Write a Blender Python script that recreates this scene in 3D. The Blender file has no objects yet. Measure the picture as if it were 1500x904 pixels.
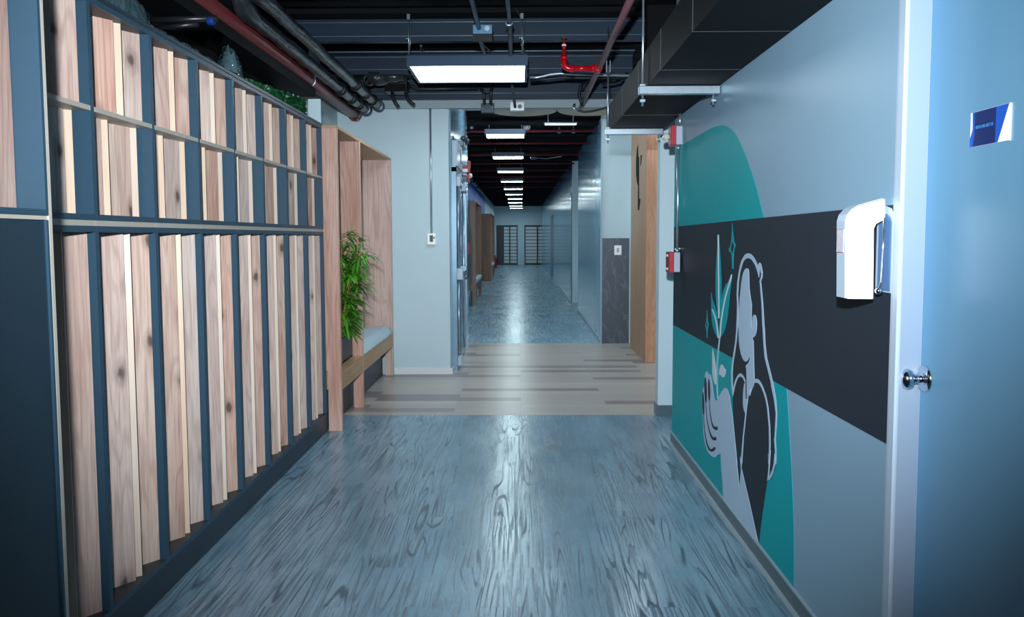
import bpy, bmesh, math, random
from mathutils import Vector, Matrix
from mathutils.geometry import tessellate_polygon
random.seed(7)
SC = bpy.context.scene
COL = SC.collection
PI = math.pi

# ------------------------------------------------------------ camera geometry
FL, PX, PY, VX, VY, CH, ROLL = 1100.0, 750.0, 419.0, 762.0, 347.0, 1.4, 0.003
vy = Vector(((VX-PX)/FL, (VY-PY)/FL, 1.0)).normalized()
dn0 = Vector((math.sin(ROLL), math.cos(ROLL), 0))
dn = (dn0 - vy*dn0.dot(vy)).normalized()
rt = dn.cross(vy)
MC = Matrix((rt, vy, -dn)).transposed()          # columns: world axes in camera frame (x right, y down, z forward)

def at(x, y, ax, val):
    """point of a known plane (x, y or z = val) seen at photo pixel x, y"""
    d = MC.transposed() @ Vector(((x-PX)/FL, (y-PY)/FL, 1.0))
    i = 'xyz'.index(ax)
    o = Vector((0, 0, CH))
    return o + d*((val-o[i])/d[i])

cam = bpy.data.cameras.new('camera'); camo = bpy.data.objects.new('camera', cam); COL.objects.link(camo)
cam.sensor_width = 36; cam.sensor_fit = 'HORIZONTAL'; cam.lens = FL/1500*36
cam.shift_x = 0; cam.shift_y = (PY-452)/1500.0
cam.clip_end = 200
R = MC.transposed()                              # camera frame -> world
X_, Y_, Z_ = R @ Vector((1, 0, 0)), R @ Vector((0, -1, 0)), R @ Vector((0, 0, -1))
camo.matrix_world = Matrix((( X_.x, Y_.x, Z_.x, 0), (X_.y, Y_.y, Z_.y, 0), (X_.z, Y_.z, Z_.z, CH), (0, 0, 0, 1)))
SC.camera = camo

# ------------------------------------------------------------ materials
def lin(c):
    return tuple((v/12.92 if v <= .04045 else ((v+.055)/1.055)**2.4) for v in [q/255 for q in c]) + (1,)
def newmat(name):
    m = bpy.data.materials.new(name); m.use_nodes = True
    return m, m.node_tree.nodes, m.node_tree.links, m.node_tree.nodes['Principled BSDF']
def mat(name, rgb, rough=.5, metal=0, var=.06, scale=8, bump=0, bscale=60, spec=.5, stretch=(1, 1, 1), trans=0, ior=1.45, coat=0):
    m, n, l, p = newmat(name)
    tc = n.new('ShaderNodeTexCoord'); mp = n.new('ShaderNodeMapping'); mp.inputs['Scale'].default_value = stretch
    l.new(tc.outputs['Object'], mp.inputs[0])
    no = n.new('ShaderNodeTexNoise'); no.inputs['Scale'].default_value = scale; no.inputs['Detail'].default_value = 4
    l.new(mp.outputs[0], no.inputs['Vector'])
    mix = n.new('ShaderNodeMix'); mix.data_type = 'RGBA'
    c = lin(rgb)
    mix.inputs[6].default_value = tuple(max(0, v*(1-var*1.6)) for v in c[:3])+(1,)
    mix.inputs[7].default_value = tuple(min(1, v*(1+var*1.6)) for v in c[:3])+(1,)
    l.new(no.outputs[0], mix.inputs[0]); l.new(mix.outputs[2], p.inputs['Base Color'])
    p.inputs['Roughness'].default_value = rough; p.inputs['Metallic'].default_value = metal
    p.inputs['Specular IOR Level'].default_value = spec
    p.inputs['Transmission Weight'].default_value = trans; p.inputs['IOR'].default_value = ior
    p.inputs['Coat Weight'].default_value = coat
    if bump:
        nb = n.new('ShaderNodeTexNoise'); nb.inputs['Scale'].default_value = bscale
        l.new(mp.outputs[0], nb.inputs['Vector'])
        b = n.new('ShaderNodeBump'); b.inputs['Strength'].default_value = bump; b.inputs['Distance'].default_value = .01
        l.new(nb.outputs[0], b.inputs['Height']); l.new(b.outputs[0], p.inputs['Normal'])
    return m
def emit(name, rgb, s):
    m, n, l, p = newmat(name)
    p.inputs['Base Color'].default_value = (.8, .8, .8, 1)
    p.inputs['Emission Color'].default_value = rgb; p.inputs['Emission Strength'].default_value = s
    return m
def M_(n, op, a=None, b=None, clamp=False):
    q = n.new('ShaderNodeMath'); q.operation = op; q.use_clamp = clamp
    return q
def math_(n, l, op, a, b=None, clamp=False):
    q = n.new('ShaderNodeMath'); q.operation = op; q.use_clamp = clamp
    for i, v in enumerate((a, b)):
        if v is None: continue
        if isinstance(v, (int, float)): q.inputs[i].default_value = v
        else: l.new(v, q.inputs[i])
    return q.outputs[0]
def ramp(n, l, src, stops):
    r = n.new('ShaderNodeValToRGB'); l.new(src, r.inputs[0])
    e = r.color_ramp.elements
    e[0].position, e[0].color = stops[0][0], stops[0][1]
    e[1].position, e[1].color = stops[1][0], stops[1][1]
    for p_, c_ in stops[2:]:
        q = e.new(p_); q.color = c_
    return r.outputs[0]
def mixc(n, l, f, a, b, mode='MIX'):
    q = n.new('ShaderNodeMix'); q.data_type = 'RGBA'; q.blend_type = mode
    for i, v in ((0, f), (6, a), (7, b)):
        if isinstance(v, (int, float)): q.inputs[i].default_value = v
        elif isinstance(v, tuple): q.inputs[i].default_value = v
        else: l.new(v, q.inputs[i])
    return q.outputs[2]
def noise(n, l, vec, scale, detail=3, rough=.5, dist=0):
    q = n.new('ShaderNodeTexNoise'); q.inputs['Scale'].default_value = scale; q.inputs['Detail'].default_value = detail
    q.inputs['Roughness'].default_value = rough; q.inputs['Distortion'].default_value = dist
    l.new(vec, q.inputs['Vector']); return q.outputs[0]

def wood(name, light, mid, dark, knots=True, axis='z', rough=.45, cell=None, rand=.10, rings_w=.26, fig=.10):
    """sawn oak: fine grain along the axis, cathedral figure, knots; every board its own piece of the tree"""
    m, n, l, p = newmat(name)
    tc = n.new('ShaderNodeTexCoord'); oi = n.new('ShaderNodeObjectInfo')
    geo = n.new('ShaderNodeNewGeometry')
    off = n.new('ShaderNodeVectorMath'); off.operation = 'SCALE'
    rv = n.new('ShaderNodeCombineXYZ')
    for i, k in enumerate((37., 53., 71.)):
        l.new(math_(n, l, 'MULTIPLY', oi.outputs['Random'], k), rv.inputs[i])
    add = n.new('ShaderNodeVectorMath'); add.operation = 'ADD'
    l.new(tc.outputs['Object'], add.inputs[0]); l.new(rv.outputs[0], add.inputs[1])
    def mapped(across, along):
        s = {'z': (across, across, along), 'y': (across, along, across), 'x': (along, across, across)}[axis]
        q = n.new('ShaderNodeMapping'); q.inputs['Scale'].default_value = s; l.new(add.outputs[0], q.inputs[0]); return q.outputs[0]
    fine = noise(n, l, mapped(1, .03), 160, 4, .6)
    broad = noise(n, l, mapped(1, .12), 9, 4, .6, .6)
    ring = noise(n, l, mapped(1, fig), 7, 2, .5, .3)
    rings = math_(n, l, 'SINE', math_(n, l, 'MULTIPLY', ring, 85))
    c = mixc(n, l, ramp(n, l, broad, [(.35, (0, 0, 0, 1)), (.68, (1, 1, 1, 1))]), lin(mid), lin(light))
    c = mixc(n, l, math_(n, l, 'MULTIPLY', ramp(n, l, rings, [(.2, (0, 0, 0, 1)), (1., (1, 1, 1, 1))]), rings_w), c, lin(dark))
    c = mixc(n, l, math_(n, l, 'MULTIPLY', ramp(n, l, fine, [(.45, (0, 0, 0, 1)), (.75, (1, 1, 1, 1))]), .45), c, lin(dark))
    if knots:
        v = n.new('ShaderNodeTexVoronoi'); v.inputs['Scale'].default_value = 4.2
        v.voronoi_dimensions = '2D'
        sx = n.new('ShaderNodeSeparateXYZ'); l.new(add.outputs[0], sx.inputs[0]); cv = n.new('ShaderNodeCombineXYZ')
        l.new(math_(n, l, 'MULTIPLY', sx.outputs[1], 1.4), cv.inputs[0]); l.new(math_(n, l, 'MULTIPLY', sx.outputs[2], .62), cv.inputs[1]); l.new(cv.outputs[0], v.inputs['Vector'])
        sep = n.new('ShaderNodeSeparateColor'); l.new(v.outputs['Color'], sep.inputs[0])
        keep = math_(n, l, 'GREATER_THAN', sep.outputs[0], .45)
        wob = math_(n, l, 'ADD', v.outputs['Distance'], math_(n, l, 'MULTIPLY', math_(n, l, 'SUBTRACT', noise(n, l, mapped(2, .8), 18, 3), .5), .12))
        k = ramp(n, l, wob, [(.035, (1, 1, 1, 1)), (.17, (0, 0, 0, 1)), (.075, (.4, .4, .4, 1))])
        dk = tuple(q*.3 for q in lin(dark)[:3])+(1,)
        c = mixc(n, l, math_(n, l, 'MULTIPLY', math_(n, l, 'MULTIPLY', k, keep), .85), c, dk)
    hs = n.new('ShaderNodeHueSaturation')
    l.new(math_(n, l, 'ADD', math_(n, l, 'MULTIPLY', oi.outputs['Random'], rand*2), 1-rand), hs.inputs['Value'])
    l.new(math_(n, l, 'ADD', math_(n, l, 'MULTIPLY', math_(n, l, 'FRACT', math_(n, l, 'MULTIPLY', oi.outputs['Random'], 7.3)), .5), .75), hs.inputs['Saturation'])
    l.new(c, hs.inputs['Color']); l.new(hs.outputs[0], p.inputs['Base Color'])
    p.inputs['Roughness'].default_value = rough
    b = n.new('ShaderNodeBump'); b.inputs['Strength'].default_value = .12; b.inputs['Distance'].default_value = .004
    l.new(fine, b.inputs['Height']); l.new(b.outputs[0], p.inputs['Normal'])
    return m

def vinyl(name, worn=1.0):
    m, n, l, p = newmat(name)
    tc = n.new('ShaderNodeTexCoord')
    def mp(s):
        q = n.new('ShaderNodeMapping'); q.inputs['Scale'].default_value = s; l.new(tc.outputs['Object'], q.inputs[0]); return q.outputs[0]
    # planks 0.92 x 0.15 running along the corridor, each with its own figure
    br = n.new('ShaderNodeTexBrick'); br.inputs['Scale'].default_value = 1; br.offset = .37
    br.inputs['Brick Width'].default_value = .92; br.inputs['Row Height'].default_value = .155
    br.inputs['Mortar Size'].default_value = .0012; br.inputs['Mortar Smooth'].default_value = .2
    br.inputs['Color1'].default_value = (0, 0, 0, 1); br.inputs['Color2'].default_value = (1, 1, 1, 1); br.inputs['Mortar'].default_value = (.5, .5, .5, 1)
    rot = n.new('ShaderNodeMapping'); rot.inputs['Rotation'].default_value = (0, 0, PI/2); l.new(tc.outputs['Object'], rot.inputs[0])
    l.new(rot.outputs[0], br.inputs['Vector'])
    plank = math_(n, l, 'MULTIPLY', br.outputs['Color'], 1.0)
    cmb = n.new('ShaderNodeCombineXYZ'); l.new(math_(n, l, 'MULTIPLY', plank, 9), cmb.inputs[2])
    va = n.new('ShaderNodeVectorMath'); va.operation = 'ADD'; l.new(mp((1, .055, 1)), va.inputs[0]); l.new(cmb.outputs[0], va.inputs[1])
    fig = noise(n, l, va.outputs[0], 6, 1.5, .4, .1)
    rings = math_(n, l, 'SINE', math_(n, l, 'MULTIPLY', fig, 150))
    lines = ramp(n, l, rings, [(.6, (0, 0, 0, 1)), (.95, (1, 1, 1, 1))])
    pv = n.new('ShaderNodeVectorMath'); pv.operation = 'ADD'; l.new(mp((1, .035, 1)), pv.inputs[0]); l.new(cmb.outputs[0], pv.inputs[1])
    pores = ramp(n, l, noise(n, l, pv.outputs[0], 66, 5, .68), [(.49, (0, 0, 0, 1)), (.60, (1, 1, 1, 1))])
    pores = math_(n, l, 'MULTIPLY', pores, ramp(n, l, noise(n, l, mp((1, .3, 1)), 3.5, 3, .6), [(.3, (.3, .3, .3, 1)), (.6, (1, 1, 1, 1))]))
    msk = ramp(n, l, noise(n, l, mp((1, .35, 1)), 5, 4, .6), [(.42, (0, 0, 0, 1)), (.54, (1, 1, 1, 1))])
    g = math_(n, l, 'MULTIPLY', lines, math_(n, l, 'MULTIPLY', msk, .85))
    g2 = math_(n, l, 'MAXIMUM', g, math_(n, l, 'MULTIPLY', pores, .72))
    cloud = noise(n, l, mp((1, .6, 1)), 2.2, 5, .65)
    base = mixc(n, l, ramp(n, l, cloud, [(.3, (0, 0, 0, 1)), (.7, (1, 1, 1, 1))]), lin((104, 138, 160)), lin((140, 174, 194)))
    c = mixc(n, l, math_(n, l, 'MULTIPLY', g2, worn*.85), base, lin((24, 46, 62)))
    c = mixc(n, l, math_(n, l, 'MULTIPLY', br.outputs['Fac'], .35), c, lin((40, 58, 72)))
    l.new(c, p.inputs['Base Color'])
    l.new(math_(n, l, 'ADD', math_(n, l, 'MULTIPLY', cloud, .16), math_(n, l, 'ADD', math_(n, l, 'MULTIPLY', g2, .3), .12)), p.inputs['Roughness'])
    p.inputs['Specular IOR Level'].default_value = .6
    b = n.new('ShaderNodeBump'); b.inputs['Strength'].default_value = .2*worn; b.inputs['Distance'].default_value = .0012*worn
    und = noise(n, l, mp((.5, 1.8, 1)), 6, 2, .5)
    l.new(math_(n, l, 'ADD', math_(n, l, 'MULTIPLY', g2, -.5), math_(n, l, 'MULTIPLY', und, 2.2)), b.inputs['Height'])
    l.new(b.outputs[0], p.inputs['Normal'])
    return m

def planks(name):
    m, n, l, p = newmat(name)
    tc = n.new('ShaderNodeTexCoord')
    br = n.new('ShaderNodeTexBrick'); br.inputs['Scale'].default_value = 1; br.offset = .43
    br.inputs['Brick Width'].default_value = 1.25; br.inputs['Row Height'].default_value = .135
    br.inputs['Mortar Size'].default_value = .0015
    br.inputs['Color1'].default_value = (0, 0, 0, 1); br.inputs['Color2'].default_value = (1, 1, 1, 1); br.inputs['Mortar'].default_value = (.5, .5, .5, 1)
    l.new(tc.outputs['Object'], br.inputs['Vector'])
    mp = n.new('ShaderNodeMapping'); mp.inputs['Scale'].default_value = (.08, 1, 1); l.new(tc.outputs['Object'], mp.inputs[0])
    gr = noise(n, l, mp.outputs[0], 60, 5, .65)
    c = mixc(n, l, br.outputs['Color'], lin((160, 152, 148)), lin((182, 174, 166)))
    dk = ramp(n, l, br.outputs['Color'], [(.0, (1, 1, 1, 1)), (.27, (0, 0, 0, 1)), (.22, (1, 1, 1, 1))])
    c = mixc(n, l, math_(n, l, 'MULTIPLY', dk, .8), c, lin((122, 112, 114)))
    c = mixc(n, l, math_(n, l, 'MULTIPLY', ramp(n, l, gr, [(.4, (0, 0, 0, 1)), (.75, (1, 1, 1, 1))]), .4), c, lin((120, 116, 116)))
    c = mixc(n, l, math_(n, l, 'MULTIPLY', br.outputs['Fac'], .5), c, lin((80, 74, 72)))
    l.new(c, p.inputs['Base Color']); p.inputs['Roughness'].default_value = .32
    b = n.new('ShaderNodeBump'); b.inputs['Strength'].default_value = .2; b.inputs['Distance'].default_value = .003
    l.new(gr, b.inputs['Height']); l.new(b.outputs[0], p.inputs['Normal'])
    return m

def slate(name):
    m, n, l, p = newmat(name)
    tc = n.new('ShaderNodeTexCoord'); mp = n.new('ShaderNodeMapping'); mp.inputs['Rotation'].default_value = (0, .7, 0); mp.inputs['Scale'].default_value = (1, 1, .35)
    l.new(tc.outputs['Object'], mp.inputs[0])
    a = noise(n, l, mp.outputs[0], 6, 5, .6, .8)
    v = ramp(n, l, a, [(.485, (0, 0, 0, 1)), (.50, (1, 1, 1, 1)), (.515, (0, 0, 0, 1))])
    c = mixc(n, l, math_(n, l, 'MULTIPLY', v, .30), lin((66, 76, 90)), lin((150, 160, 172)))
    l.new(c, p.inputs['Base Color']); p.inputs['Roughness'].default_value = .4
    return m

def foliage(name, a, b):
    m, n, l, p = newmat(name)
    geo = n.new('ShaderNodeNewGeometry')
    c = mixc(n, l, geo.outputs['Random Per Island'], lin(a), lin(b))
    l.new(c, p.inputs['Base Color']); p.inputs['Roughness'].default_value = .45
    return m

def fabric(name, rgb):
    m = mat(name, rgb, .95, var=.05, scale=40, bump=.35, bscale=420); return m

WALL = mat('painted_plaster', (186, 208, 218), .55, var=.015, scale=3, bump=.05, bscale=90)
SHADEWALL = WALL
GLOSS = mat('glossy_blue_grey_paint', (120, 156, 178), .16, var=.02, scale=2, bump=.22, bscale=7, stretch=(1, 1, .08))
MURALWALL = mat('satin_blue_grey_wall', (130, 164, 188), .36, var=.02, scale=2, bump=.10, bscale=9, stretch=(1, 1, .1))
DOORPAINT = mat('blue_enamel_door', (100, 148, 180), .34, var=.05, scale=2.2, bump=.06, bscale=12, stretch=(1, 1, .3))
FRAMEPAINT = mat('white_enamel_frame', (166, 182, 202), .4, var=.015)
TRIMW = mat('white_trim', (214, 220, 224), .4, var=.01)
BASEGREY = mat('grey_base_tile', (80, 98, 110), .3, var=.07, scale=14)
BASECAP = mat('pale_edge_strip', (150, 172, 182), .35, var=.02)
TEALW = mat('teal_vinyl', (0, 160, 170), .45, spec=.15, var=.02, scale=2, bump=.08, bscale=9, stretch=(1, 1, .1))
DARKV = mat('charcoal_vinyl', (42, 50, 60), .5, spec=.12, var=.04, scale=3, bump=.08, bscale=9, stretch=(1, 1, .1))
LIGHTV = mat('pale_blue_vinyl', (176, 202, 226), .42, var=.01)
WHITEV = mat('white_vinyl', (205, 218, 230), .38, var=.01)
BLUELAM = mat('navy_laminate', (44, 72, 92), .45, var=.04, scale=30)
BLUELAM2 = mat('dark_navy_laminate', (34, 52, 66), .45, var=.04, scale=30)
NAVYFLOOR = mat('dark_grey_laminate', (56, 62, 66), .5, var=.04, scale=20)  # plain dark grey for cabinet floors and ceiling panels
BEIGE = mat('beige_edge_band', (205, 192, 172), .5, var=.05, scale=30, stretch=(1, 1, .1))
BEIGER = mat('grey_beige_rail', (182, 176, 166), .5, var=.05, scale=30)
OAK = wood('knotty_grey_oak', (216, 194, 182), (196, 162, 150), (128, 92, 82), rings_w=.24)
OAK2 = wood('plain_pale_oak', (224, 204, 186), (214, 192, 174), (192, 168, 150), knots=False, rand=.03, rings_w=.08)
ASH = wood('rosy_ash', (210, 180, 168), (190, 150, 136), (134, 96, 86), knots=False, rand=.05, rings_w=.3, fig=.06)
ASHH = wood('rosy_ash_lengthwise', (190, 158, 128), (176, 142, 112), (132, 100, 76), knots=False, axis='y', rand=.03)
WALNUT = wood('brown_ash', (158, 116, 92), (130, 92, 74), (90, 62, 50), knots=False)
TANPANEL = wood('tan_veneer', (196, 166, 140), (178, 148, 124), (142, 114, 94), knots=False)
ORANGE = wood('orange_ash', (216, 172, 144), (196, 148, 122), (152, 108, 86), knots=False)
VINYL = vinyl('blue_grey_wood_vinyl'); VINYLF = vinyl('worn_smooth_vinyl', .3); PLANKS = planks('pale_plank_floor'); SLATE = slate('dark_slate_tile')
DECK = mat('black_ceiling', (15, 17, 21), .8, spec=.2, var=.15, scale=5)
STEEL = mat('dark_blue_steel', (34, 50, 68), .45, metal=.05, spec=.3, var=.18, scale=6, stretch=(.3, 1, 1))
STEELLIP = mat('pale_steel_edge', (128, 150, 170), .4, metal=.2, var=.2)  # paler tone for the beads and lips of the beams
DUCT = mat('black_sheet_metal', (24, 26, 29), .6, spec=.08, metal=0, var=.15, scale=4)
DUCTSEAM = mat('duct_seam', (44, 50, 54), .4)
SOFFIT = mat('grey_soffit_paint', (150, 168, 178), .5, var=.02)
ZINC = mat('galvanised_steel', (178, 196, 210), .28, metal=.85, var=.1, scale=40)
DARKZINC = mat('dark_conduit', (88, 100, 112), .32, metal=.7, var=.12, scale=30)
CHROME = mat('chrome', (205, 212, 220), .13, metal=1, var=.02)
BLACKP = mat('black_plastic', (22, 24, 28), .35, var=.1)
WRAP = mat('black_wrapped_pipe', (40, 46, 50), .28, var=.35, scale=18, bump=.9, bscale=26, stretch=(1, .5, 1), coat=.3)
MAROON = mat('maroon_pipe', (98, 42, 46), .32, var=.12, scale=9)
PLUM = mat('plum_pipe', (120, 80, 88), .4, var=.15, scale=12)
RED = mat('red_gloss_paint', (186, 10, 30), .22, var=.05, coat=.4)
REDP = mat('red_plastic', (158, 18, 40), .35, var=.04)
REDDIM = mat('dark_red_pipe', (96, 26, 34), .4, var=.1)
BRASS = mat('brass', (176, 132, 74), .3, metal=1)
GREYP = mat('grey_enamel_box', (152, 164, 184), .4, var=.03)
WHITEP = mat('white_plastic', (250, 250, 252), .35, var=.005)
GREYPL = mat('pale_grey_plastic', (176, 194, 212), .3, var=.02)
LCD = mat('green_display', (74, 100, 92), .2)
CUSH = fabric('pale_blue_upholstery', (178, 200, 212))
PLANTER = mat('slate_grey_planter', (70, 80, 90), .5, var=.05)
LEAF = foliage('bamboo_leaf', (24, 96, 22), (104, 176, 48))
LEAFD = foliage('boxwood_leaf', (6, 42, 28), (28, 96, 58))
STEM = mat('bamboo_cane', (150, 128, 74), .5)
SOIL = mat('planter_moss', (28, 62, 26), .9, var=.3, scale=50, bump=.6, bscale=120)
CREAM = mat('cream_acoustic_felt', (200, 198, 180), .85, var=.02)
PLASTIC = mat('clear_plastic_sheet', (84, 112, 122), .12, var=.5, scale=14, bump=1., bscale=30, trans=.35)
BLUEG = mat('blue_poster', (10, 84, 190), .5, var=.3, scale=2.2)
DARKGLASS = mat('dark_panel', (40, 46, 54), .35)
SLATW = mat('white_blind_slat', (206, 216, 222), .4)
FOIL = mat('crinkled_foil', (150, 170, 188), .2, metal=.9, var=.2, scale=22, bump=1.0, bscale=30, stretch=(1, 1, .4))
DOORSTEEL = mat('blue_grey_metal', (110, 136, 156), .3, metal=.5, var=.1)
LAMP = emit('lit_diffuser', (.80, .93, 1, 1), 13.0)
LAMPFAR = emit('lit_far_diffuser', (.74, .95, 1, 1), 26.0)
LAMPDIM = emit('dim_light_bar', (.7, .92, 1, 1), .8)
BLUEEDGE = mat('blue_housing_edge', (40, 66, 96), .4)
SIGNB = mat('navy_sign', (8, 34, 96), .3, var=.05); SIGNL = mat('bright_blue_sign', (14, 84, 190), .3); SIGNT = mat('sign_lettering', (60, 130, 190), .5)
LABELM = mat('printed_sticker', (196, 190, 204), .5, var=.25, scale=160); PINK = mat('red_print', (176, 60, 84), .5)
GLASSB = mat('clear_strobe_lens', (225, 228, 225), .1, var=.1, scale=60, trans=.5)
CABLE = mat('black_cable', (26, 30, 36), .4); WCABLE = mat('silver_flex', (190, 206, 224), .25, metal=.6)
BLUETAPE = mat('blue_tape', (8, 44, 110), .6, spec=.2)

# ------------------------------------------------------------ mesh helpers
class MB:
    def __init__(s): s.v = []; s.f = []; s.sm = []
    def quad(s, pts, smooth=False):
        b = len(s.v); s.v += [Vector(p) for p in pts]; s.f.append(tuple(range(b, b+len(pts)))); s.sm.append(smooth); return s
    def box(s, a, b):
        x0, y0, z0 = a; x1, y1, z1 = b
        if x0 > x1: x0, x1 = x1, x0
        if y0 > y1: y0, y1 = y1, y0
        if z0 > z1: z0, z1 = z1, z0
        k = len(s.v)
        s.v += [Vector(p) for p in ((x0, y0, z0), (x1, y0, z0), (x1, y1, z0), (x0, y1, z0), (x0, y0, z1), (x1, y0, z1), (x1, y1, z1), (x0, y1, z1))]
        for q in ((0, 3, 2, 1), (4, 5, 6, 7), (0, 1, 5, 4), (1, 2, 6, 5), (2, 3, 7, 6), (3, 0, 4, 7)):
            s.f.append(tuple(k+i for i in q)); s.sm.append(False)
        return s
    def prism(s, pts, ax, a, b):
        """2-D outline pts extruded along ax from a to b (pts in the two remaining axes, in xyz order)"""
        def P(u, w, t): return {'x': (t, u, w), 'y': (u, t, w), 'z': (u, w, t)}[ax]
        k = len(s.v); n = len(pts)
        s.v += [Vector(P(u, w, a)) for u, w in pts] + [Vector(P(u, w, b)) for u, w in pts]
        tr = tessellate_polygon([[Vector((u, w, 0)) for u, w in pts]])
        for t in tr:
            s.f.append(tuple(k+i for i in t)); s.sm.append(False)
            s.f.append(tuple(k+n+i for i in reversed(t))); s.sm.append(False)
        for i in range(n):
            j = (i+1) % n
            s.f.append((k+i, k+j, k+n+j, k+n+i)); s.sm.append(False)
        return s
    def tube(s, path, r, n=12, closed=False, caps=True):
        path = [Vector(p) for p in path]
        rs = r if isinstance(r, (list, tuple)) else [r]*len(path)
        k = len(s.v); up = None
        for i, p in enumerate(path):
            t = (path[min(i+1, len(path)-1)]-path[max(i-1, 0)]).normalized()
            if up is None:
                up = Vector((0, 0, 1)) if abs(t.z) < .9 else Vector((1, 0, 0))
            a = (up - t*up.dot(t)).normalized(); up = a; b = t.cross(a)
            for j in range(n):
                w = 2*PI*j/n; s.v.append(p + a*math.cos(w)*rs[i] + b*math.sin(w)*rs[i])
        for i in range(len(path)-1):
            for j in range(n):
                s.f.append((k+i*n+j, k+i*n+(j+1) % n, k+(i+1)*n+(j+1) % n, k+(i+1)*n+j)); s.sm.append(True)
        if caps:
            s.f.append(tuple(k+j for j in reversed(range(n)))); s.sm.append(False)
            e = k+(len(path)-1)*n
            s.f.append(tuple(e+j for j in range(n))); s.sm.append(False)
        return s
    def lathe(s, prof, c, axis, n=24):
        """prof: (distance along axis, radius)"""
        c = Vector(c); ax = Vector(axis).normalized()
        a = ax.orthogonal().normalized(); b = ax.cross(a); k = len(s.v)
        for d, r in prof:
            for j in range(n):
                w = 2*PI*j/n; s.v.append(c+ax*d+(a*math.cos(w)+b*math.sin(w))*max(r, 1e-4))
        for i in range(len(prof)-1):
            for j in range(n):
                s.f.append((k+i*n+j, k+i*n+(j+1) % n, k+(i+1)*n+(j+1) % n, k+(i+1)*n+j)); s.sm.append(True)
        s.f.append(tuple(k+j for j in reversed(range(n)))); s.sm.append(False)
        e = k+(len(prof)-1)*n; s.f.append(tuple(e+j for j in range(n))); s.sm.append(False)
        return s
    def build(s, name, m, parent=None, loc=None, bevel=0, label=None):
        o0 = Vector(loc) if loc is not None else Vector((0, 0, 0))
        if parent is not None:
            q = parent; o0 = Vector((0, 0, 0))
            while q is not None: o0 += q.location; q = q.parent
        me = bpy.data.meshes.new(name)
        me.from_pydata([v-o0 for v in s.v], [], s.f)
        me.polygons.foreach_set('use_smooth', s.sm)
        bm = bmesh.new(); bm.from_mesh(me); bmesh.ops.recalc_face_normals(bm, faces=bm.faces); bm.to_mesh(me); bm.free()
        me.update(); me.materials.append(m)
        o = bpy.data.objects.new(name, me); COL.objects.link(o)
        if parent is not None: o.parent = parent
        elif loc is not None: o.location = loc
        if bevel:
            bv = o.modifiers.new('bevel', 'BEVEL'); bv.width = bevel; bv.segments = 2; bv.limit_method = 'ANGLE'; bv.angle_limit = .6
        if label: o['label'] = label
        return o
def B(a, b): return MB().box(a, b)
def thing(name, label, cat, loc, group=None):
    o = bpy.data.objects.new(name, None); COL.objects.link(o); o.location = loc; o.empty_display_size = .1
    o['label'] = label; o['category'] = cat
    if group: o['group'] = group
    return o
def tag(o, label, cat, group=None, kind=None):
    o['label'] = label; o['category'] = cat
    if group: o['group'] = group
    if kind: o['kind'] = kind
    return o
def struct(name, mb, m, label, cat, loc=None, bevel=0):
    o = mb.build(name, m, None, loc, bevel); o['kind'] = 'structure'; o['label'] = label; o['category'] = cat; return o
def dup(root, loc, label):
    r = root.copy(); COL.objects.link(r); r.location = loc; r['label'] = label
    for ch in list(root.children):
        c = ch.copy(); COL.objects.link(c); c.parent = r
        for g in list(ch.children):
            d = g.copy(); COL.objects.link(d); d.parent = c
    return r

# ------------------------------------------------------------ constants of the place
XR, XL = 1.03, -1.40          # mural wall / locker fronts
ZC = 3.16                      # deck
Y1, Y2, YF = 5.835, 9.83, 37.6

# ------------------------------------------------------------ floor
struct('floor', B((-1.9, -4.2, -.05), (1.4, Y1, 0)), VINYL, 'blue grey wood grained vinyl floor beside the mural', 'floor')
struct('floor', B((-1.9, Y1, -.05), (2.7, Y2, 0)), PLANKS, 'pale brown plank floor crossing the corridor', 'floor')
struct('floor', B((-1.4, Y2, -.05), (1.8, YF+1.5, 0)), VINYLF, 'blue vinyl floor of the far corridor beyond the planks', 'floor')
# ------------------------------------------------------------ ceiling
mb = MB().box((-2.0, -4.2, ZC), (2.7, 10.0, ZC+.08))
y = -4.0
while y < 10: mb.box((-2.0, y, ZC-.035), (2.7, y+.16, ZC)); y += .33
struct('ceiling', mb, DECK, 'black ribbed metal deck over the mural corridor', 'ceiling')
mb = MB().box((-1.4, 10.0, 2.98), (1.8, YF, 3.06))
y = 10.2
while y < YF: mb.box((-1.4, y, 2.9), (1.8, y+.1, 2.98)); y += .95
struct('ceiling', mb, DECK, 'black open ceiling of the far corridor', 'ceiling')
def zat(yp, Y): return at(700, yp, 'y', Y).z
beams = [(4.9, 2.97, 3.06, 3.07, 'dark steel ceiling beam nearest the viewer'),
         (6.08, zat(59, 6.08), zat(32, 6.08), zat(18, 5.93), 'dark blue steel beam crossing above the near edge of the lit panel'),
         (6.95, zat(107, 6.95), zat(83, 6.95), zat(75.7, 6.82), 'dark blue steel beam crossing just behind the lit panel'),
         (7.50, 2.765, zat(115, 7.5), zat(112, 7.37), 'deep dark blue steel beam above the grey soffit')]
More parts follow.
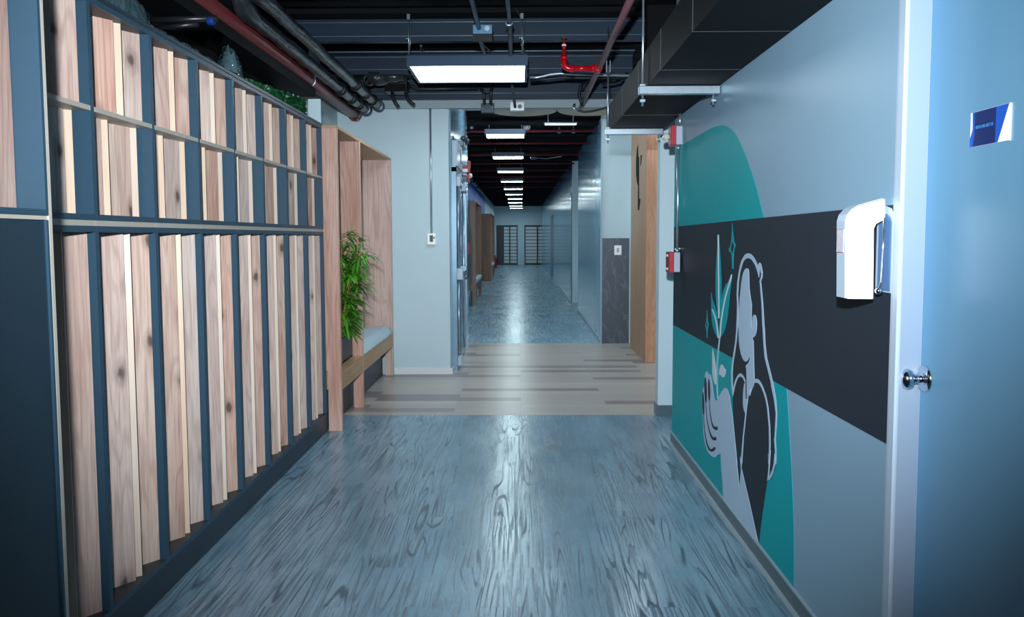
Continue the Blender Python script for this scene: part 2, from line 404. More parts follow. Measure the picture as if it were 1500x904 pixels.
for yb, zb, zw, zf, lab in beams:
    t = thing('ceiling_beam', lab, 'beam', (-.45, yb, zb), 'steel ceiling beams')
    x0, x1 = -1.82, XR-.005
    B((x0, yb, zb), (x1, yb+.012, zf)).build('web', STEEL, t)
    MB().box((x0, yb-.13, zf), (x1, yb+.06, zf+.008)).box((x0, yb-.010, zb-.008), (x1, yb+.05, zb)).build('flange', STEEL, t)
    hh = zw-zb
    MB().tube([(x0, yb-.004, zb+hh*.25), (x1, yb-.004, zb+hh*.25)], .0035, 6).tube([(x0, yb-.002, zw), (x1, yb-.002, zw)], .003, 6).build('raised_bead', STEELLIP, t)
    MB().tube([(x0, yb-.131, zf+.004), (x1, yb-.131, zf+.004)], .0065, 6).build('flange_lip', STEELLIP, t)

# ------------------------------------------------------------ walls
struct('wall_left', B((-1.95, -4.2, 0), (-1.83, 7.61, ZC)), WALL, 'left wall behind the slatted cabinets', 'wall')
struct('wall_left', B((-1.83, 7.61, 0), (-.717, 7.75, ZC)), WALL, 'pale wall facing the viewer beyond the bench, with the thermostat', 'wall')
struct('wall_left', B((-1.83, 7.75, 0), (-.705, 10.15, ZC)), GLOSS, 'glossy wall side with the panic bar door', 'wall')
struct('wall_left', B((-1.4, 10.15, 0), (-1.27, YF, 2.98)), WALL, 'left wall of the far corridor behind the brown seat units', 'wall')
struct('wall_right', B((XR, 2.085, 0), (XR+.22, 5.05, ZC)), MURALWALL, 'satin blue grey wall carrying the painted mural', 'wall')
struct('wall_right', MB().box((1.16, .95, 0), (1.25, 2.085, ZC)).box((XR, 1.08, 2.16), (1.16, 2.085, ZC)).box((XR, .95, 0), (1.16, 1.08, ZC)).box((XR, -4.2, 0), (1.25, .95, ZC)), MURALWALL, 'blue grey wall around the enamelled door', 'wall')
struct('wall_right', MB().box((1.25, 5.0, 0), (1.36, 5.8, ZC)), WALL, 'recess wall behind the end of the mural wall', 'wall')
struct('wall_right', MB().box((1.07, 5.80, 0), (1.36, 5.92, ZC)), WALL, 'narrow white pier beyond the mural wall', 'wall')
struct('baseboard_right', MB().box((1.064, 5.79, 0), (1.25, 5.80, .085)).box((1.06, 5.80, 0), (1.07, 5.925, .085)), BASEGREY, 'grey base tile on the narrow pier', 'baseboard')
struct('wall_right', B((2.6, 5.92, 0), (2.7, 9.95, ZC)), WALL, 'side wall of the lobby right of the wooden portal', 'wall')
struct('wall_right', B((1.36, 5.82, 0), (2.7, 5.92, ZC)), WALL, 'lobby wall behind the pier', 'wall')
struct('wall_right', B((1.06, Y2, 0), (2.7, Y2+.12, ZC)), WALL, 'white wall beside the wooden portal, slate below', 'wall')
struct('wall_right', B((1.06, Y2+.12, 0), (1.2, 13.8, 2.95)), GLOSS, 'glossy blue grey wall, first on the right of the far corridor', 'wall')
struct('wall_right', MB().box((1.06, 15.3, 0), (1.62, 15.42, 2.95)), WALL, 'pale return wall on the right in the far corridor', 'wall')
struct('wall_right', MB().box((1.5, 13.8, 0), (1.62, 15.3, 2.95)).box((1.2, 13.68, 0), (1.62, 13.8, 2.95)), WALL, 'back of the recess on the right of the far corridor', 'wall')
struct('wall_right', MB().box((1.065, 15.42, 0), (1.2, 24.0, 2.95)), GLOSS, 'glossy blue grey wall beyond the recess in the far corridor', 'wall')
struct('wall_right', MB().box((1.065, 24.0, 2.1), (1.2, 26.4, 2.95)).box((1.065, 26.4, 0), (1.2, YF, 2.95)).box((1.2, 23.9, 0), (1.5, 24, 2.95)).box((1.2, 26.4, 0), (1.5, 26.5, 2.95)), GLOSS, 'glossy wall at the far right end of the corridor', 'wall')
struct('door_3', B((1.30, 24.0, 0), (1.36, 26.4, 2.1)), DARKGLASS, 'dark door in the far right wall of the corridor', 'door')
struct('door_6', MB().box((1.05, 15.46, 0), (1.064, 15.56, 2.3)).box((1.05, 15.46, 2.26), (1.064, 16.5, 2.3)), DARKGLASS, 'dark frame of a flush door in the glossy corridor wall', 'door')
mb = MB()
zt = 1.98
mb.box((-1.4, YF, zt), (1.3, YF+.15, 2.98))
for a, b in ((-1.4, -1.19), (-.13, .21), (1.20, 1.3)): mb.box((a, YF, 0), (b, YF+.15, zt))
struct('wall_back', mb, WALL, 'grey end wall of the corridor with two glazed doors', 'wall')
struct('wall_front', B((-1.95, -4.3, 0), (1.25, -4.2, ZC)), WALL, 'wall behind the viewer', 'wall')
struct('wall_right', B((1.065, Y2-.03, 0), (1.42, Y2, 1.378)), SLATE, 'dark veined slate dado under the white wall', 'wall')
struct('trim_1', B((-1.83, 7.56, 2.68), (XR+.03, 7.61, 2.762)), SOFFIT, 'grey soffit edge under the last steel beam', 'soffit')
struct('trim_2', MB().box((-.70, 7.61, 2.70), (2.6, 7.76, 3.0)), SOFFIT, 'soffit above the lobby opening', 'soffit')
struct('wall_left', B((-1.83, -4.2, 2.20), (-1.815, 5.62, ZC)), DECK, 'black painted upper band of the left wall above the cabinets', 'wall')
# baseboards
def cappedbase(name, x0, x1, y0, y1, h, label):
    struct(name, B((x0, y0, 0), (x1, y1, h)), BASEGREY, label, 'baseboard')
cappedbase('baseboard_right', XR-.010, XR, 2.085, 5.05, .068, 'grey baseboard under the mural')
struct('trim_3', B((XR-.012, 2.085, .068), (XR, 5.055, .075)), BASECAP, 'pale strip topping the baseboard under the mural', 'trim')
struct('trim_4', B((XR-.030, 2.085, 0), (XR-.010, 5.06, .006)), BASECAP, 'pale sealant line between floor and mural wall', 'trim')
struct('baseboard_left', MB().box((-1.29, 7.598, 0), (-.705, 7.61, .065)).box((-.705, 7.598, 0), (-.695, 7.74, .065)), TRIMW, 'white baseboard under the thermostat wall', 'baseboard')
struct('baseboard_left', B((-.705, 9.3, 0), (-.693, 10.15, .07)), TRIMW, 'short white baseboard past the panic bar door', 'baseboard')
struct('baseboard_right', MB().box((1.048, Y2-.04, 0), (1.06, 13.8, .05)), BASECAP, 'pale baseboard of the first glossy corridor wall', 'baseboard')
struct('baseboard_right', MB().box((1.053, 15.3, 0), (1.065, 24, .05)).box((1.053, 15.288, 0), (1.5, 15.3, .06)), BASECAP, 'pale baseboard of the second glossy corridor wall', 'baseboard')
struct('trim_5', B((1.052, Y2-.035, 0), (1.066, Y2+.01, 2.95)), BASECAP, 'thin pale corner strip where the far corridor begins', 'trim')

# ------------------------------------------------------------ near right door
d = thing('door_1', 'blue grey enamelled door with chrome knob and small blue sign', 'door', (1.13, 2.0, 0)); d['kind'] = 'structure'
B((1.11, 1.115, .01), (1.15, 2.078, 2.14)).build('door_leaf', DOORPAINT, d, bevel=.002)
fr = MB().prism([(XR, 2.035), (1.11, 2.079), (1.16, 2.079), (1.16, 2.085), (XR-.004, 2.085), (XR-.004, 2.035)], 'z', 0, 2.16)
fr.box((XR-.004, 1.08, 2.14), (1.16, 2.085, 2.165)).box((XR-.004, 1.08, 0), (1.16, 1.115, 2.14))
fr.build('door_frame', FRAMEPAINT, d)
MB().box((XR-.011, 2.036, 0), (XR-.001, 2.044, 2.17)).box((XR-.008, 2.044, 0), (XR-.0005, 2.068, 2.17)).build('frame_bead', GREYPL, d)
kc = Vector((1.11, 2.052, 1.007))
k = MB().lathe([(0, .036), (.003, .036), (.007, .033), (.012, .022), (.014, .013), (.03, .0125), (.036, .018), (.042, .026), (.052, .0295), (.062, .0275), (.070, .020), (.073, .011), (.0725, .0085), (.070, .008)], kc, (-1, 0, 0), 32).build('knob', CHROME, d, label='round chrome knob')
a = at(1422, 167, 'x', 1.11); 
sy0, sy1, sz0, sz1 = 1.876, 1.728, 1.614, 1.698
sg = B((1.1055, sy1, sz0), (1.11, sy0, sz1)).build('sign', WHITEP, d, label='small blue sign with pale corners')
MB().prism([(1.868, sz1-.0005), (1.731, sz1-.0005), (1.768, sz0+.0005), (1.8755, sz0+.0005), (1.8755, sz0+.022), (1.866, sz0+.042), (1.8665, sz0+.06)], 'x', 1.1048, 1.1055).build('sign_field', SIGNL, sg)
MB().prism([(1.858, sz1-.001), (1.775, sz1-.001), (1.776, sz0+.001), (1.862, sz0+.001), (1.856, sz0+.04)], 'x', 1.1042, 1.1048).build('sign_panel', SIGNB, sg)
def text3d(s, size, m, parent, origin, xdir, zdir, depth=.0006, name='lettering'):
    cu = bpy.data.curves.new(name, 'FONT'); cu.body = s; cu.size = size; cu.extrude = depth; cu.align_x = 'CENTER'; cu.align_y = 'CENTER'
    tmp = bpy.data.objects.new('tmp', cu); COL.objects.link(tmp)
    dg = bpy.context.evaluated_depsgraph_get(); me = bpy.data.meshes.new_from_object(tmp.evaluated_get(dg))
    bpy.data.objects.remove(tmp)
    X = Vector(xdir); Z = Vector(zdir); N = X.cross(Z)
    q = parent; o0 = Vector((0, 0, 0))
    while q is not None: o0 += q.location; q = q.parent
    for v in me.vertices: v.co = Vector(origin)-o0 + X*v.co.x + Z*v.co.y + N*v.co.z
    me.materials.clear(); me.materials.append(m); me.name = name
    o = bpy.data.objects.new(name, me); COL.objects.link(o); o.parent = parent; return o
text3d('KITCHENETTE', .0105, SIGNT, sg, (1.1038, 1.818, sz0+.045), (0, -1, 0), (0, 0, 1))

# ------------------------------------------------------------ mural
mur = thing('wall_mural', 'teal and charcoal mural of a long haired woman holding a sprig, on the right wall', 'mural', (XR, 3.6, 1.1))
def W(pts):
    out = []
    for x, y in pts:
        p = at(x, y, 'x', XR); out.append((min(p.y, 5.049), max(p.z, .0755)))
    return out
def layer(i): return XR-.0012*(i+1), XR-.0012*i-.0001
def poly(name, m, pts, i, label=None):
    a, b = layer(i); return MB().prism(W(pts), 'x', a, b).build(name, m, mur, label=label)
def C(ox, oy, s, pts): return [(ox+x/s, oy+y/s) for x, y in pts]
c1 = lambda *p: C(1025, 320, 9.04, p); c2 = lambda *p: C(1025, 410, 9.04, p); c3 = lambda *p: C(1025, 490, 9.04, p); c4 = lambda *p: C(1025, 580, 9.04, p)
c5 = lambda *p: C(1070, 360, 7.535, p); c6 = lambda *p: C(1070, 460, 7.535, p); c7 = lambda *p: C(1070, 560, 7.535, p); c8 = lambda *p: C(1050, 660, 4.305, p)
def spline(pts, n=6):
    """smooth a closed outline"""
    out = []; N = len(pts)
    for i in range(N):
        p0, p1, p2, p3 = [Vector(pts[(i+k) % N]) for k in (-1, 0, 1, 2)]
        a1 = (p2-p0).angle(p2-p1, 0) if (p2-p1).length > 1e-6 and (p2-p0).length > 1e-6 else 0
        for j in range(n):
            t = j/n
            out.append(tuple(.5*((2*p1)+(-p0+p2)*t+(2*p0-5*p1+4*p2-p3)*t*t+(-p0+3*p1-3*p2+p3)*t**3)))
    return out
def stroke(name, m, pts, w, i):
    """tapered ribbon through pts (photo pixels), w = half widths"""
    ws = w if isinstance(w, (list, tuple)) else [w]*len(pts)
    # resample
    P = []; WW = []
    n = len(pts)
    for a in range(n-1):
        p0, p1, p2, p3 = [Vector(pts[min(max(a+k, 0), n-1)]) for k in (-1, 0, 1, 2)]
        for j in range(5):
            t = j/5; P.append(.5*((2*p1)+(-p0+p2)*t+(2*p0-5*p1+4*p2-p3)*t*t+(-p0+3*p1-3*p2+p3)*t**3)); WW.append(ws[a]*(1-t)+ws[a+1]*t)
    P.append(Vector(pts[-1])); WW.append(ws[-1])
    L, Rr = [], []
    for a in range(len(P)):
        t = (P[min(a+1, len(P)-1)]-P[max(a-1, 0)]).normalized(); nn = Vector((-t.y, t.x))
        L.append(tuple(P[a]+nn*WW[a])); Rr.append(tuple(P[a]-nn*WW[a]))
    return poly(name, m, L+Rr[::-1], i)
arch = C(980, 160, 3.476, [(-40, 230), (65, 183), (130, 145), (170, 121), (200, 105), (222, 94), (245, 85), (270, 82), (290, 86), (310, 97), (330, 115), (345, 136), (360, 165), (380, 210), (400, 260), (420, 317), (440, 380), (460, 455), (484, 552), (45, 597), (-40, 606)])
poly('teal_arch', TEALW, arch, 0)
poly('charcoal_band', DARKV, [(970, 333.5), (1117, 319), (1228, 308), (1312, 299.8), (1307, 655), (1152.7, 569.2), (988.4, 477), (970, 467)], 0)
poly('teal_field', TEALW, [(970, 467), (988.4, 477), (1152.7, 569.2), (1155, 606), (1157, 640), (1159.4, 680), (1161.5, 730), (1163, 776), (1163.2, 815), (1162.9, 870), (970, 618)], 0)
# dark silhouette of the woman
sil = (c5((205, 100), (150, 130), (110, 280), (88, 420), (84, 640), (80, 904)) + c6((74, 220), (50, 400), (26, 540), (20, 650), (24, 780), (36, 890)) +
       c7((28, 180), (32, 300), (55, 600), (88, 904)) + c8((128, 20), (148, 238), (158, 122), (163, 118), (215, 340), (268, 587), (290, 400), (322, 190), (345, 182), (365, 130), (376, 60)) +
       c7((506, 904), (508, 760), (498, 630), (516, 350), (500, 200), (465, 30)) + c6((440, 660), (397, 480), (383, 330), (374, 150)) + c5((372, 904), (358, 640), (338, 400), (350, 300), (300, 200), (250, 120)))
poly('charcoal_silhouette', DARKV, sil, 1)
# hair outline, left side and crown
hl = (c5((318, 238), (290, 170), (268, 130), (250, 105), (228, 88), (205, 83), (183, 88), (165, 100), (130, 160), (112, 220), (100, 280), (82, 400), (75, 540), (80, 640), (76, 780), (70, 904)) +
      c6((72, 150), (60, 300), (42, 420), (22, 540), (14, 650), (16, 780), (24, 860), (35, 904), (40, 880), (31, 780), (30, 650), (38, 540), (58, 420), (74, 300), (86, 150)) +
      c5((90, 904), (94, 780), (93, 640), (90, 540), (98, 400), (112, 300), (140, 200), (155, 168), (170, 150), (187, 140), (205, 138), (222, 141), (240, 152), (260, 180), (280, 215), (300, 270), (322, 350), (325, 300)))
poly('hair_outline', LIGHTV, hl, 2)
hc = (c5((310, 262), (320, 200), (333, 185), (345, 195), (356, 230), (366, 290), (363, 350), (347, 395), (345, 402), (331, 405), (332, 390), (346, 350), (352, 305), (345, 300), (338, 240), (330, 290), (326, 350)))
poly('hair_curl', LIGHTV, hc, 3)
hr = (c5((331, 400), (345, 400), (368, 640), (383, 904)) + c6((385, 150), (393, 330), (410, 480), (455, 660), (478, 760), (505, 904)) + c7((512, 200), (522, 350), (517, 500), (506, 630), (514, 760), (512, 904)) +
      c8((378, 30), (373, 90), (355, 155), (340, 182), (322, 190), (330, 120), (336, 0), (344, 0), (336, 130), (334, 158), (340, 155), (355, 120), (364, 80), (369, 20)) +
      c7((492, 904), (500, 760), (489, 630), (495, 600), (508, 350), (490, 200), (455, 30)) + c6((463, 800), (430, 660), (385, 480), (372, 330), (362, 150)) + c5((360, 904), (350, 640)))
poly('hair_outline', LIGHTV, hr, 2)
face = (c5((185, 248), (198, 249), (207, 258), (212, 300), (215, 460), (225, 540), (243, 650), (240, 780), (236, 904)) +
        c6((233, 100), (236, 150), (242, 148), (244, 80), (250, 40), (260, 15), (273, 6), (285, 15), (295, 45), (300, 110), (295, 190), (284, 232), (270, 255), (260, 258), (250, 252), (254, 285), (262, 295), (264, 400), (268, 560), (273, 722), (265, 790), (240, 845), (222, 904)) +
        c7((215, 120), (205, 170), (190, 260), (180, 345), (172, 348), (155, 310), (145, 240), (144, 160), (150, 80), (160, 10)) +
        c6((168, 780), (178, 740), (178, 566), (190, 558), (205, 540), (218, 510), (222, 478), (216, 474), (206, 500), (192, 520), (175, 527), (158, 517), (140, 490), (122, 440), (108, 370), (98, 250), (95, 120)) +
        c5((95, 904), (98, 760), (108, 600), (125, 420), (138, 340), (152, 290), (168, 260)))
poly('face_and_neck', LIGHTV, face, 2)
stroke('neck_line', DARKV, c6((180, 600), (182, 740), (184, 904)) + c7((187, 180),), [.3, .5, .6, .7], 3)
poly('shoulder_outline', LIGHTV, c6((36, 890), (34, 840), (50, 770), (65, 725), (85, 685), (100, 665), (117, 655), (132, 660), (148, 675), (165, 705), (184, 755), (182, 800), (172, 765), (150, 712), (135, 697), (117, 691), (100, 700), (85, 722), (62, 790), (46, 870)), 3)
rsh = (c6((265, 760), (272, 722), (290, 715), (310, 717), (330, 730), (352, 765), (375, 815), (405, 904)) + c7((430, 280), (450, 500), (453, 700), (444, 904)) + c8((336, 20), (330, 20)) +
       c7((429, 904), (438, 700), (435, 500), (415, 280), (398, 190), (375, 115), (340, 35), (320, 12), (300, 5), (280, 8), (262, 20), (245, 55), (225, 110), (205, 190), (192, 280), (180, 400), (158, 600), (138, 904)) +
       c8((162, 40), (161, 118), (157, 118), (153, 40)) + c7((120, 904), (146, 600), (168, 400), (178, 280), (200, 170), (222, 80)) + c6((222, 904), (240, 830)))
poly('shoulder_outline', LIGHTV, rsh, 3)
hand = (c3((222, 878), (205, 840), (190, 750), (178, 650), (168, 590), (155, 535), (142, 522), (128, 533), (118, 502), (103, 487), (90, 500), (80, 535), (75, 570), (72, 690), (64, 702), (52, 735), (43, 775), (40, 904)) +
        c4((42, 100), (52, 280), (57, 480), (66, 560), (85, 650), (105, 715), (130, 760), (165, 797), (200, 816), (222, 808), (245, 785), (288, 762), (292, 904)) +
        [(1059.5, 705), (1060.6, 736), (1112, 803)] + c8((268, 587), (215, 340), (163, 118), (158, 118), (148, 236), (125, 0)) + c4((508, 904), (485, 650), (460, 400), (440, 230), (420, 90), (405, 0)) +
        c3((415, 850), (400, 790), (385, 740), (368, 714), (352, 705), (335, 712), (310, 745), (270, 810), (240, 870)))
poly('hand_and_forearm', LIGHTV, hand, 3)
for (x0, y0, x1, y1, w) in ((1034.6, 552.5, 1035.6, 591, 1.75), (1039.7, 555, 1040.6, 588, 1.55), (1031, 574, 1032.2, 609, 1.45)):
    pts = []
    for q in range(20):
        a = 2*PI*q/20; t = .5-.5*math.cos(a); pts.append((x0+(x1-x0)*t+w*math.sin(a), y0+(y1-y0)*t))
    poly('fingernail', DARKV, pts, 4)
stroke('finger_line', DARKV, c4((138, 60), (148, 200), (170, 340), (195, 412), (222, 428), (250, 428)), [.25, .4, .6, 1.2, 2.4, 2.5], 4)
stroke('finger_line', DARKV, c4((92, 90), (108, 300), (138, 450), (170, 540), (200, 568), (232, 566)), [.25, .4, .6, 1.2, 2.3, 2.4], 4)
stroke('finger_line', DARKV, c4((64, 260), (76, 450), (105, 620), (140, 705), (175, 722), (200, 705), (212, 680)), [.25, .4, .7, 1.3, 2.0, 2.0, 1.2], 4)
# sprig
poly('leaf', TEALW, c1((253, 215), (240, 420), (228, 560), (220, 700), (217, 904)) + c2((219, 200), (228, 320), (242, 420), (262, 512), (276, 420), (287, 320), (293, 200), (295, 0)) + c1((291, 760), (285, 600), (276, 450), (262, 215)), 2)
poly('leaf', TEALW, c1((432, 740), (405, 800), (380, 850)) + c2((355, 60), (325, 130), (303, 210), (288, 310), (277, 430), (270, 560), (270, 700), (282, 750), (300, 742), (322, 710), (345, 640), (365, 550), (380, 450), (392, 340), (408, 170), (430, 0)) + c1((437, 745),), 2)
poly('leaf', TEALW, c2((160, 165), (168, 220), (182, 280), (212, 355), (232, 430), (245, 520), (253, 640), (258, 768), (235, 745), (205, 690), (182, 620), (168, 540), (162, 460), (160, 330)), 2)
stroke('leaf_vein', WHITEV, c1((253, 218), (254, 450)) + c2((258, 0), (260, 300), (261, 508)), [.9, .8, .8, .7, .9], 3)
stroke('leaf_vein', WHITEV, c1((432, 742),) + c2((412, 10), (352, 215), (310, 430), (285, 620), (276, 760)), [.5, 1.2, .9, .8, .9, 1.0], 3)
stroke('leaf_vein', WHITEV, c2((175, 390), (212, 490), (238, 620), (254, 772)), [.8, .8, .8, .9], 3)
stroke('stem', LIGHTV, c2((278, 760), (262, 904)) + c3((262, 180), (245, 400), (243, 560), (250, 850)), [.9, 1.0, .9, .8, .8, .6], 4)
poly('petal', WHITEV, c3((178, 185), (190, 240), (200, 300), (213, 380), (220, 470), (223, 580), (222, 665), (212, 664), (200, 640), (180, 580), (174, 500), (173, 400), (172, 250)), 2)
poly('petal', WHITEV, c3((298, 397), (315, 408), (328, 440), (352, 466), (350, 510), (335, 555), (320, 571), (305, 562), (290, 540), (262, 535), (266, 480), (280, 415)), 2)
poly('sparkle', TEALW, c1((440, 65), (450, 200), (462, 300), (482, 345), (484, 370), (468, 400), (462, 450), (457, 530), (454, 670), (438, 670), (432, 530), (426, 470), (418, 445), (398, 440), (393, 405), (412, 370), (425, 300), (434, 200)), 2)
poly('sparkle_centre', DARKV, c1((441, 300), (452, 340), (464, 368), (455, 410), (447, 450), (440, 462), (432, 430), (424, 410), (430, 370)), 3)
poly('sparkle', TEALW, c2((104, 395), (110, 500), (118, 555), (131, 585), (118, 625), (111, 690), (107, 775), (101, 775), (96, 680), (90, 635), (78, 605), (92, 560), (99, 500)), 2)
poly('sparkle_centre', DARKV, c2((105, 560), (114, 588), (105, 622), (95, 596)), 3)

# ------------------------------------------------------------ slatted cabinets
PIT = .41; Y0 = 2.476; NB = 7
ZK, ZL1, ZU0, ZU1, ZTOP = .115, 1.441, 1.460, 1.46, 2.188
def louver(mb, u0, v0, u1, v1, th, z0, z1, y0=Y0):
    """board standing on edge between plan points (along the row, depth behind the front)"""
    a = Vector((XL+v0, y0+u0)); b = Vector((XL+v1, y0+u1)); d_ = (b-a).normalized(); nrm = Vector((-d_.y, d_.x))
    if nrm.y < 0: nrm = -nrm
    pts = [tuple(a), tuple(b), tuple(b+nrm*th), tuple(a+nrm*th)]
    return mb.prism(pts, 'z', z0, z1)
FT = .011   # frame board visible edge
def carcass(z0, z1, y0=Y0):
    mb = MB(); xb = XL-.30
    mb.box((xb, y0+.001, z0), (XL, y0+FT, z1)).box((xb, y0+PIT-FT, z0), (XL, y0+PIT-.001, z1))
    mb.box((xb, y0+FT, z0), (XL, y0+PIT-FT, z0+.019)).box((xb, y0+FT, z1-.020), (XL, y0+PIT-FT, z1))
    mb.box((xb, y0+FT, z0+.019), (XL-.125, y0+PIT-FT, z1-.020))
    return mb
def lower_unit():
    t = thing('slatted_cabinet', '', 'cabinet', (XL-.15, Y0+PIT/2, ZK), 'tall lower cabinets')
    z0, z1 = ZK, 1.441
    carcass(z0, z1).build('carcass', BLUELAM, t)
    a, b = z0+.0195, z1-.0205
    # angled boards
    louver(MB(), .125, -.100, .215, -.028, .016, a, b).build('board', OAK, t)
    louver(MB(), .306, -.100, .3965, -.026, .002, a, b).build('board', OAK, t)
    louver(MB(), .243, -.043, .254, -.024, .030, a, b).build('slat', OAK2, t, label='pale narrow slat')
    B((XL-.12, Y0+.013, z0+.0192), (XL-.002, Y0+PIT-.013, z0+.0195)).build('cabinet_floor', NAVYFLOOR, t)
    B((XL-.30, Y0+.0005, z1), (XL-.004, Y0+PIT-.0015, z1+.019)).build('rail', BEIGER, t, label='beige rail on top')
    return t
def upper_unit():
    t = thing('slatted_cabinet', '', 'cabinet', (XL-.15, Y0+PIT/2, 1.46), 'upper cabinets over the beige rail')
    z0, z1 = 1.460, ZTOP
    carcass(z0, z1).build('carcass', BLUELAM, t)
    zs0, zs1 = 1.816, 1.832
    B((XL-.12, Y0+FT+.0002, zs0), (XL+.001, Y0+PIT-FT-.0002, zs1)).build('shelf', BEIGER, t, label='beige shelf edge')
    a, b = z0+.0195, zs0-.0003
    louver(MB(), .02, -.100, .155, -.060, .012, a, b).build('board', OAK, t)
    louver(MB(), .160, -.074, .184, -.052, .012, a, b).build('slat', OAK2, t)
    louver(MB(), .205, -.104, .355, -.064, .012, a, b).build('board', OAK, t)
    louver(MB(), .360, -.078, .386, -.054, .010, a, b).build('slat', OAK2, t)
    a, b = zs1+.0003, z1-.0205
    louver(MB(), .125, -.100, .215, -.036, .016, a, b).build('board', OAK, t)
    louver(MB(), .238, -.052, .254, -.030, .030, a, b).build('slat', OAK2, t)
    louver(MB(), .300, -.100, .3965, -.034, .002, a, b).build('board', OAK, t)
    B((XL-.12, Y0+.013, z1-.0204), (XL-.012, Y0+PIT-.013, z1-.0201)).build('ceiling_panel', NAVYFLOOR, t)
    return t
ordn = ['nearest the planter bench', 'second from the planter bench', 'third from the planter bench', 'fourth from the planter bench',
        'fifth from the planter bench', 'sixth from the planter bench', 'second from the viewer', 'nearest the viewer, beside the beige end panel']
lo = lower_unit(); up = upper_unit()
for k_ in range(-1, NB):
    which = ordn[NB-1-k_]
    L_ = 'tall lower slatted oak and navy cabinet, ' + which
    U_ = 'short upper slatted oak and navy cabinet, ' + which
    if k_ == 0: lo['label'] = L_; up['label'] = U_
    else:
        dup(lo, lo.location+Vector((0, PIT*k_, 0)), L_); dup(up, up.location+Vector((0, PIT*k_, 0)), U_)
YE = Y0+NB*PIT
tag(MB().box((XL-.30, Y0-PIT, 0), (XL, YE, ZK-.0005)).build('plinth', BLUELAM2, None, (XL-.15, 3.6, 0)), 'dark navy plinth running under the slatted cabinets', 'plinth')
tag(MB().box((XL-.30, Y0-PIT, ZTOP), (XL+.004, YE, ZTOP+.014)).build('cabinet_top', BLUELAM2, None, (XL-.15, 3.6, ZTOP)), 'dark top board covering the row of upper cabinets', 'board')
# protruding near cabinet
t = thing('end_cabinet', 'deeper navy cabinet with a beige end panel at the left edge', 'cabinet', (-1.35, 1.5, 0))
XN, YN = -1.12, 1.79
def yy(x): return at(x, 333, 'x', XN).y
ya = at(72.8, 340, 'x', XN).y; yb = at(77.2, 340, 'x', XN).y
B((XN-.55, ya, 0), (XN, yb, 2.40)).build('end_panel', BEIGER, t, label='beige end panel')
B((XN-.55, .2, 0), (XN-.005, ya-.0005, .10)).build('plinth_board', BLUELAM2, t)
low = MB().box((XN-.45, .9, .10), (XN-.006, ya-.009, 1.444)); low.build('door_panel', BLUELAM2, t, bevel=.002)
MB().box((XN-.012, ya-.008, .10), (XN-.001, ya-.0005, 1.444)).build('edge_strip', BLUELAM, t)
zr0, zr1 = at(70, 325.5, 'x', XN).z, at(70, 316, 'x', XN).z
B((XN-.45, .9, 1.4445), (XN-.004, ya-.0005, zr1)).build('rail', BEIGER, t)
ub = zr1+.0005
mb = MB().box((XN-.45, .9, ub), (XN, ya-.0005, ub+.014)).box((XN-.45, ya-.0105, ub+.014), (XN, ya-.0005, 2.40))
mb.box((XN-.45, .9, ub+.014), (XN-.078, ya-.0105, 2.40)); mb.build('upper_carcass', BLUELAM, t)
B((XN-.076, .95, ub+.016), (XN-.068, ya-.0125, 2.39)).build('board', OAK, t)

# ------------------------------------------------------------ planter bench unit
XB0, XBF = -1.80, -1.295
def bench_unit(y0, yd, y1, xb, xf, wd, wdh, ztop, label, near=True, group=None):
    t = thing('bench_unit', label, 'bench', ((xb+xf)/2, y0, 0), group)
    T = .038; LEG = .08
    def panel(ya_, full):
        mb = MB()
        if full:
            mb.box((xb, ya_, .295), (xf, ya_+T, ztop-.02)); mb.box((xf-LEG, ya_, 0), (xf, ya_+T, .295))
        return mb
    for i, ya_ in enumerate((y0, yd, y1-T)):
        if near and i == 0:
            MB().box((xf-.094, ya_, 0), (xf, ya_+T, ztop-.0205)).box((xb, ya_, .44), (xf-.094, ya_+T, ztop-.0205)).build('end_post', wd, t)
        elif ya_ is not None and (near or i != 1):
            panel(ya_, True).build('side_panel', wd, t)
    B((xb, y0, ztop-.02), (xf, y1, ztop)).build('top_board', wdh, t)
    b = MB()
    if near:
        b.box((xb+.012, y0+T+.0005, .295), (xf-.001, yd-.0005, .43)).build('seat_rail', wdh, t)
        B((xb+.012, yd+T+.0005, .295), (xf-.001, y1-T-.0005, .43)).build('seat_rail', wdh, t)
    else:
        b.box((xb+.012, y0+T+.0005, .295), (xf-.001, y1-T-.0005, .43)).build('seat_rail', wdh, t)
    B((xb, y0+T, .43), (xb+.012, y1-T, ztop-.02)).build('back_panel', wd, t)
    B((xf-.125, y0+T+.001, 0), (xf-.11, y1-T-.001, .294)).build('recessed_plinth', BLUELAM2, t)
    return t
bench = bench_unit(5.352, 6.10, 7.597, XB0, XBF, ASH, ASHH, 2.192, 'tall rosy ash bench unit with planter niche and padded seat beside the slatted cabinets')
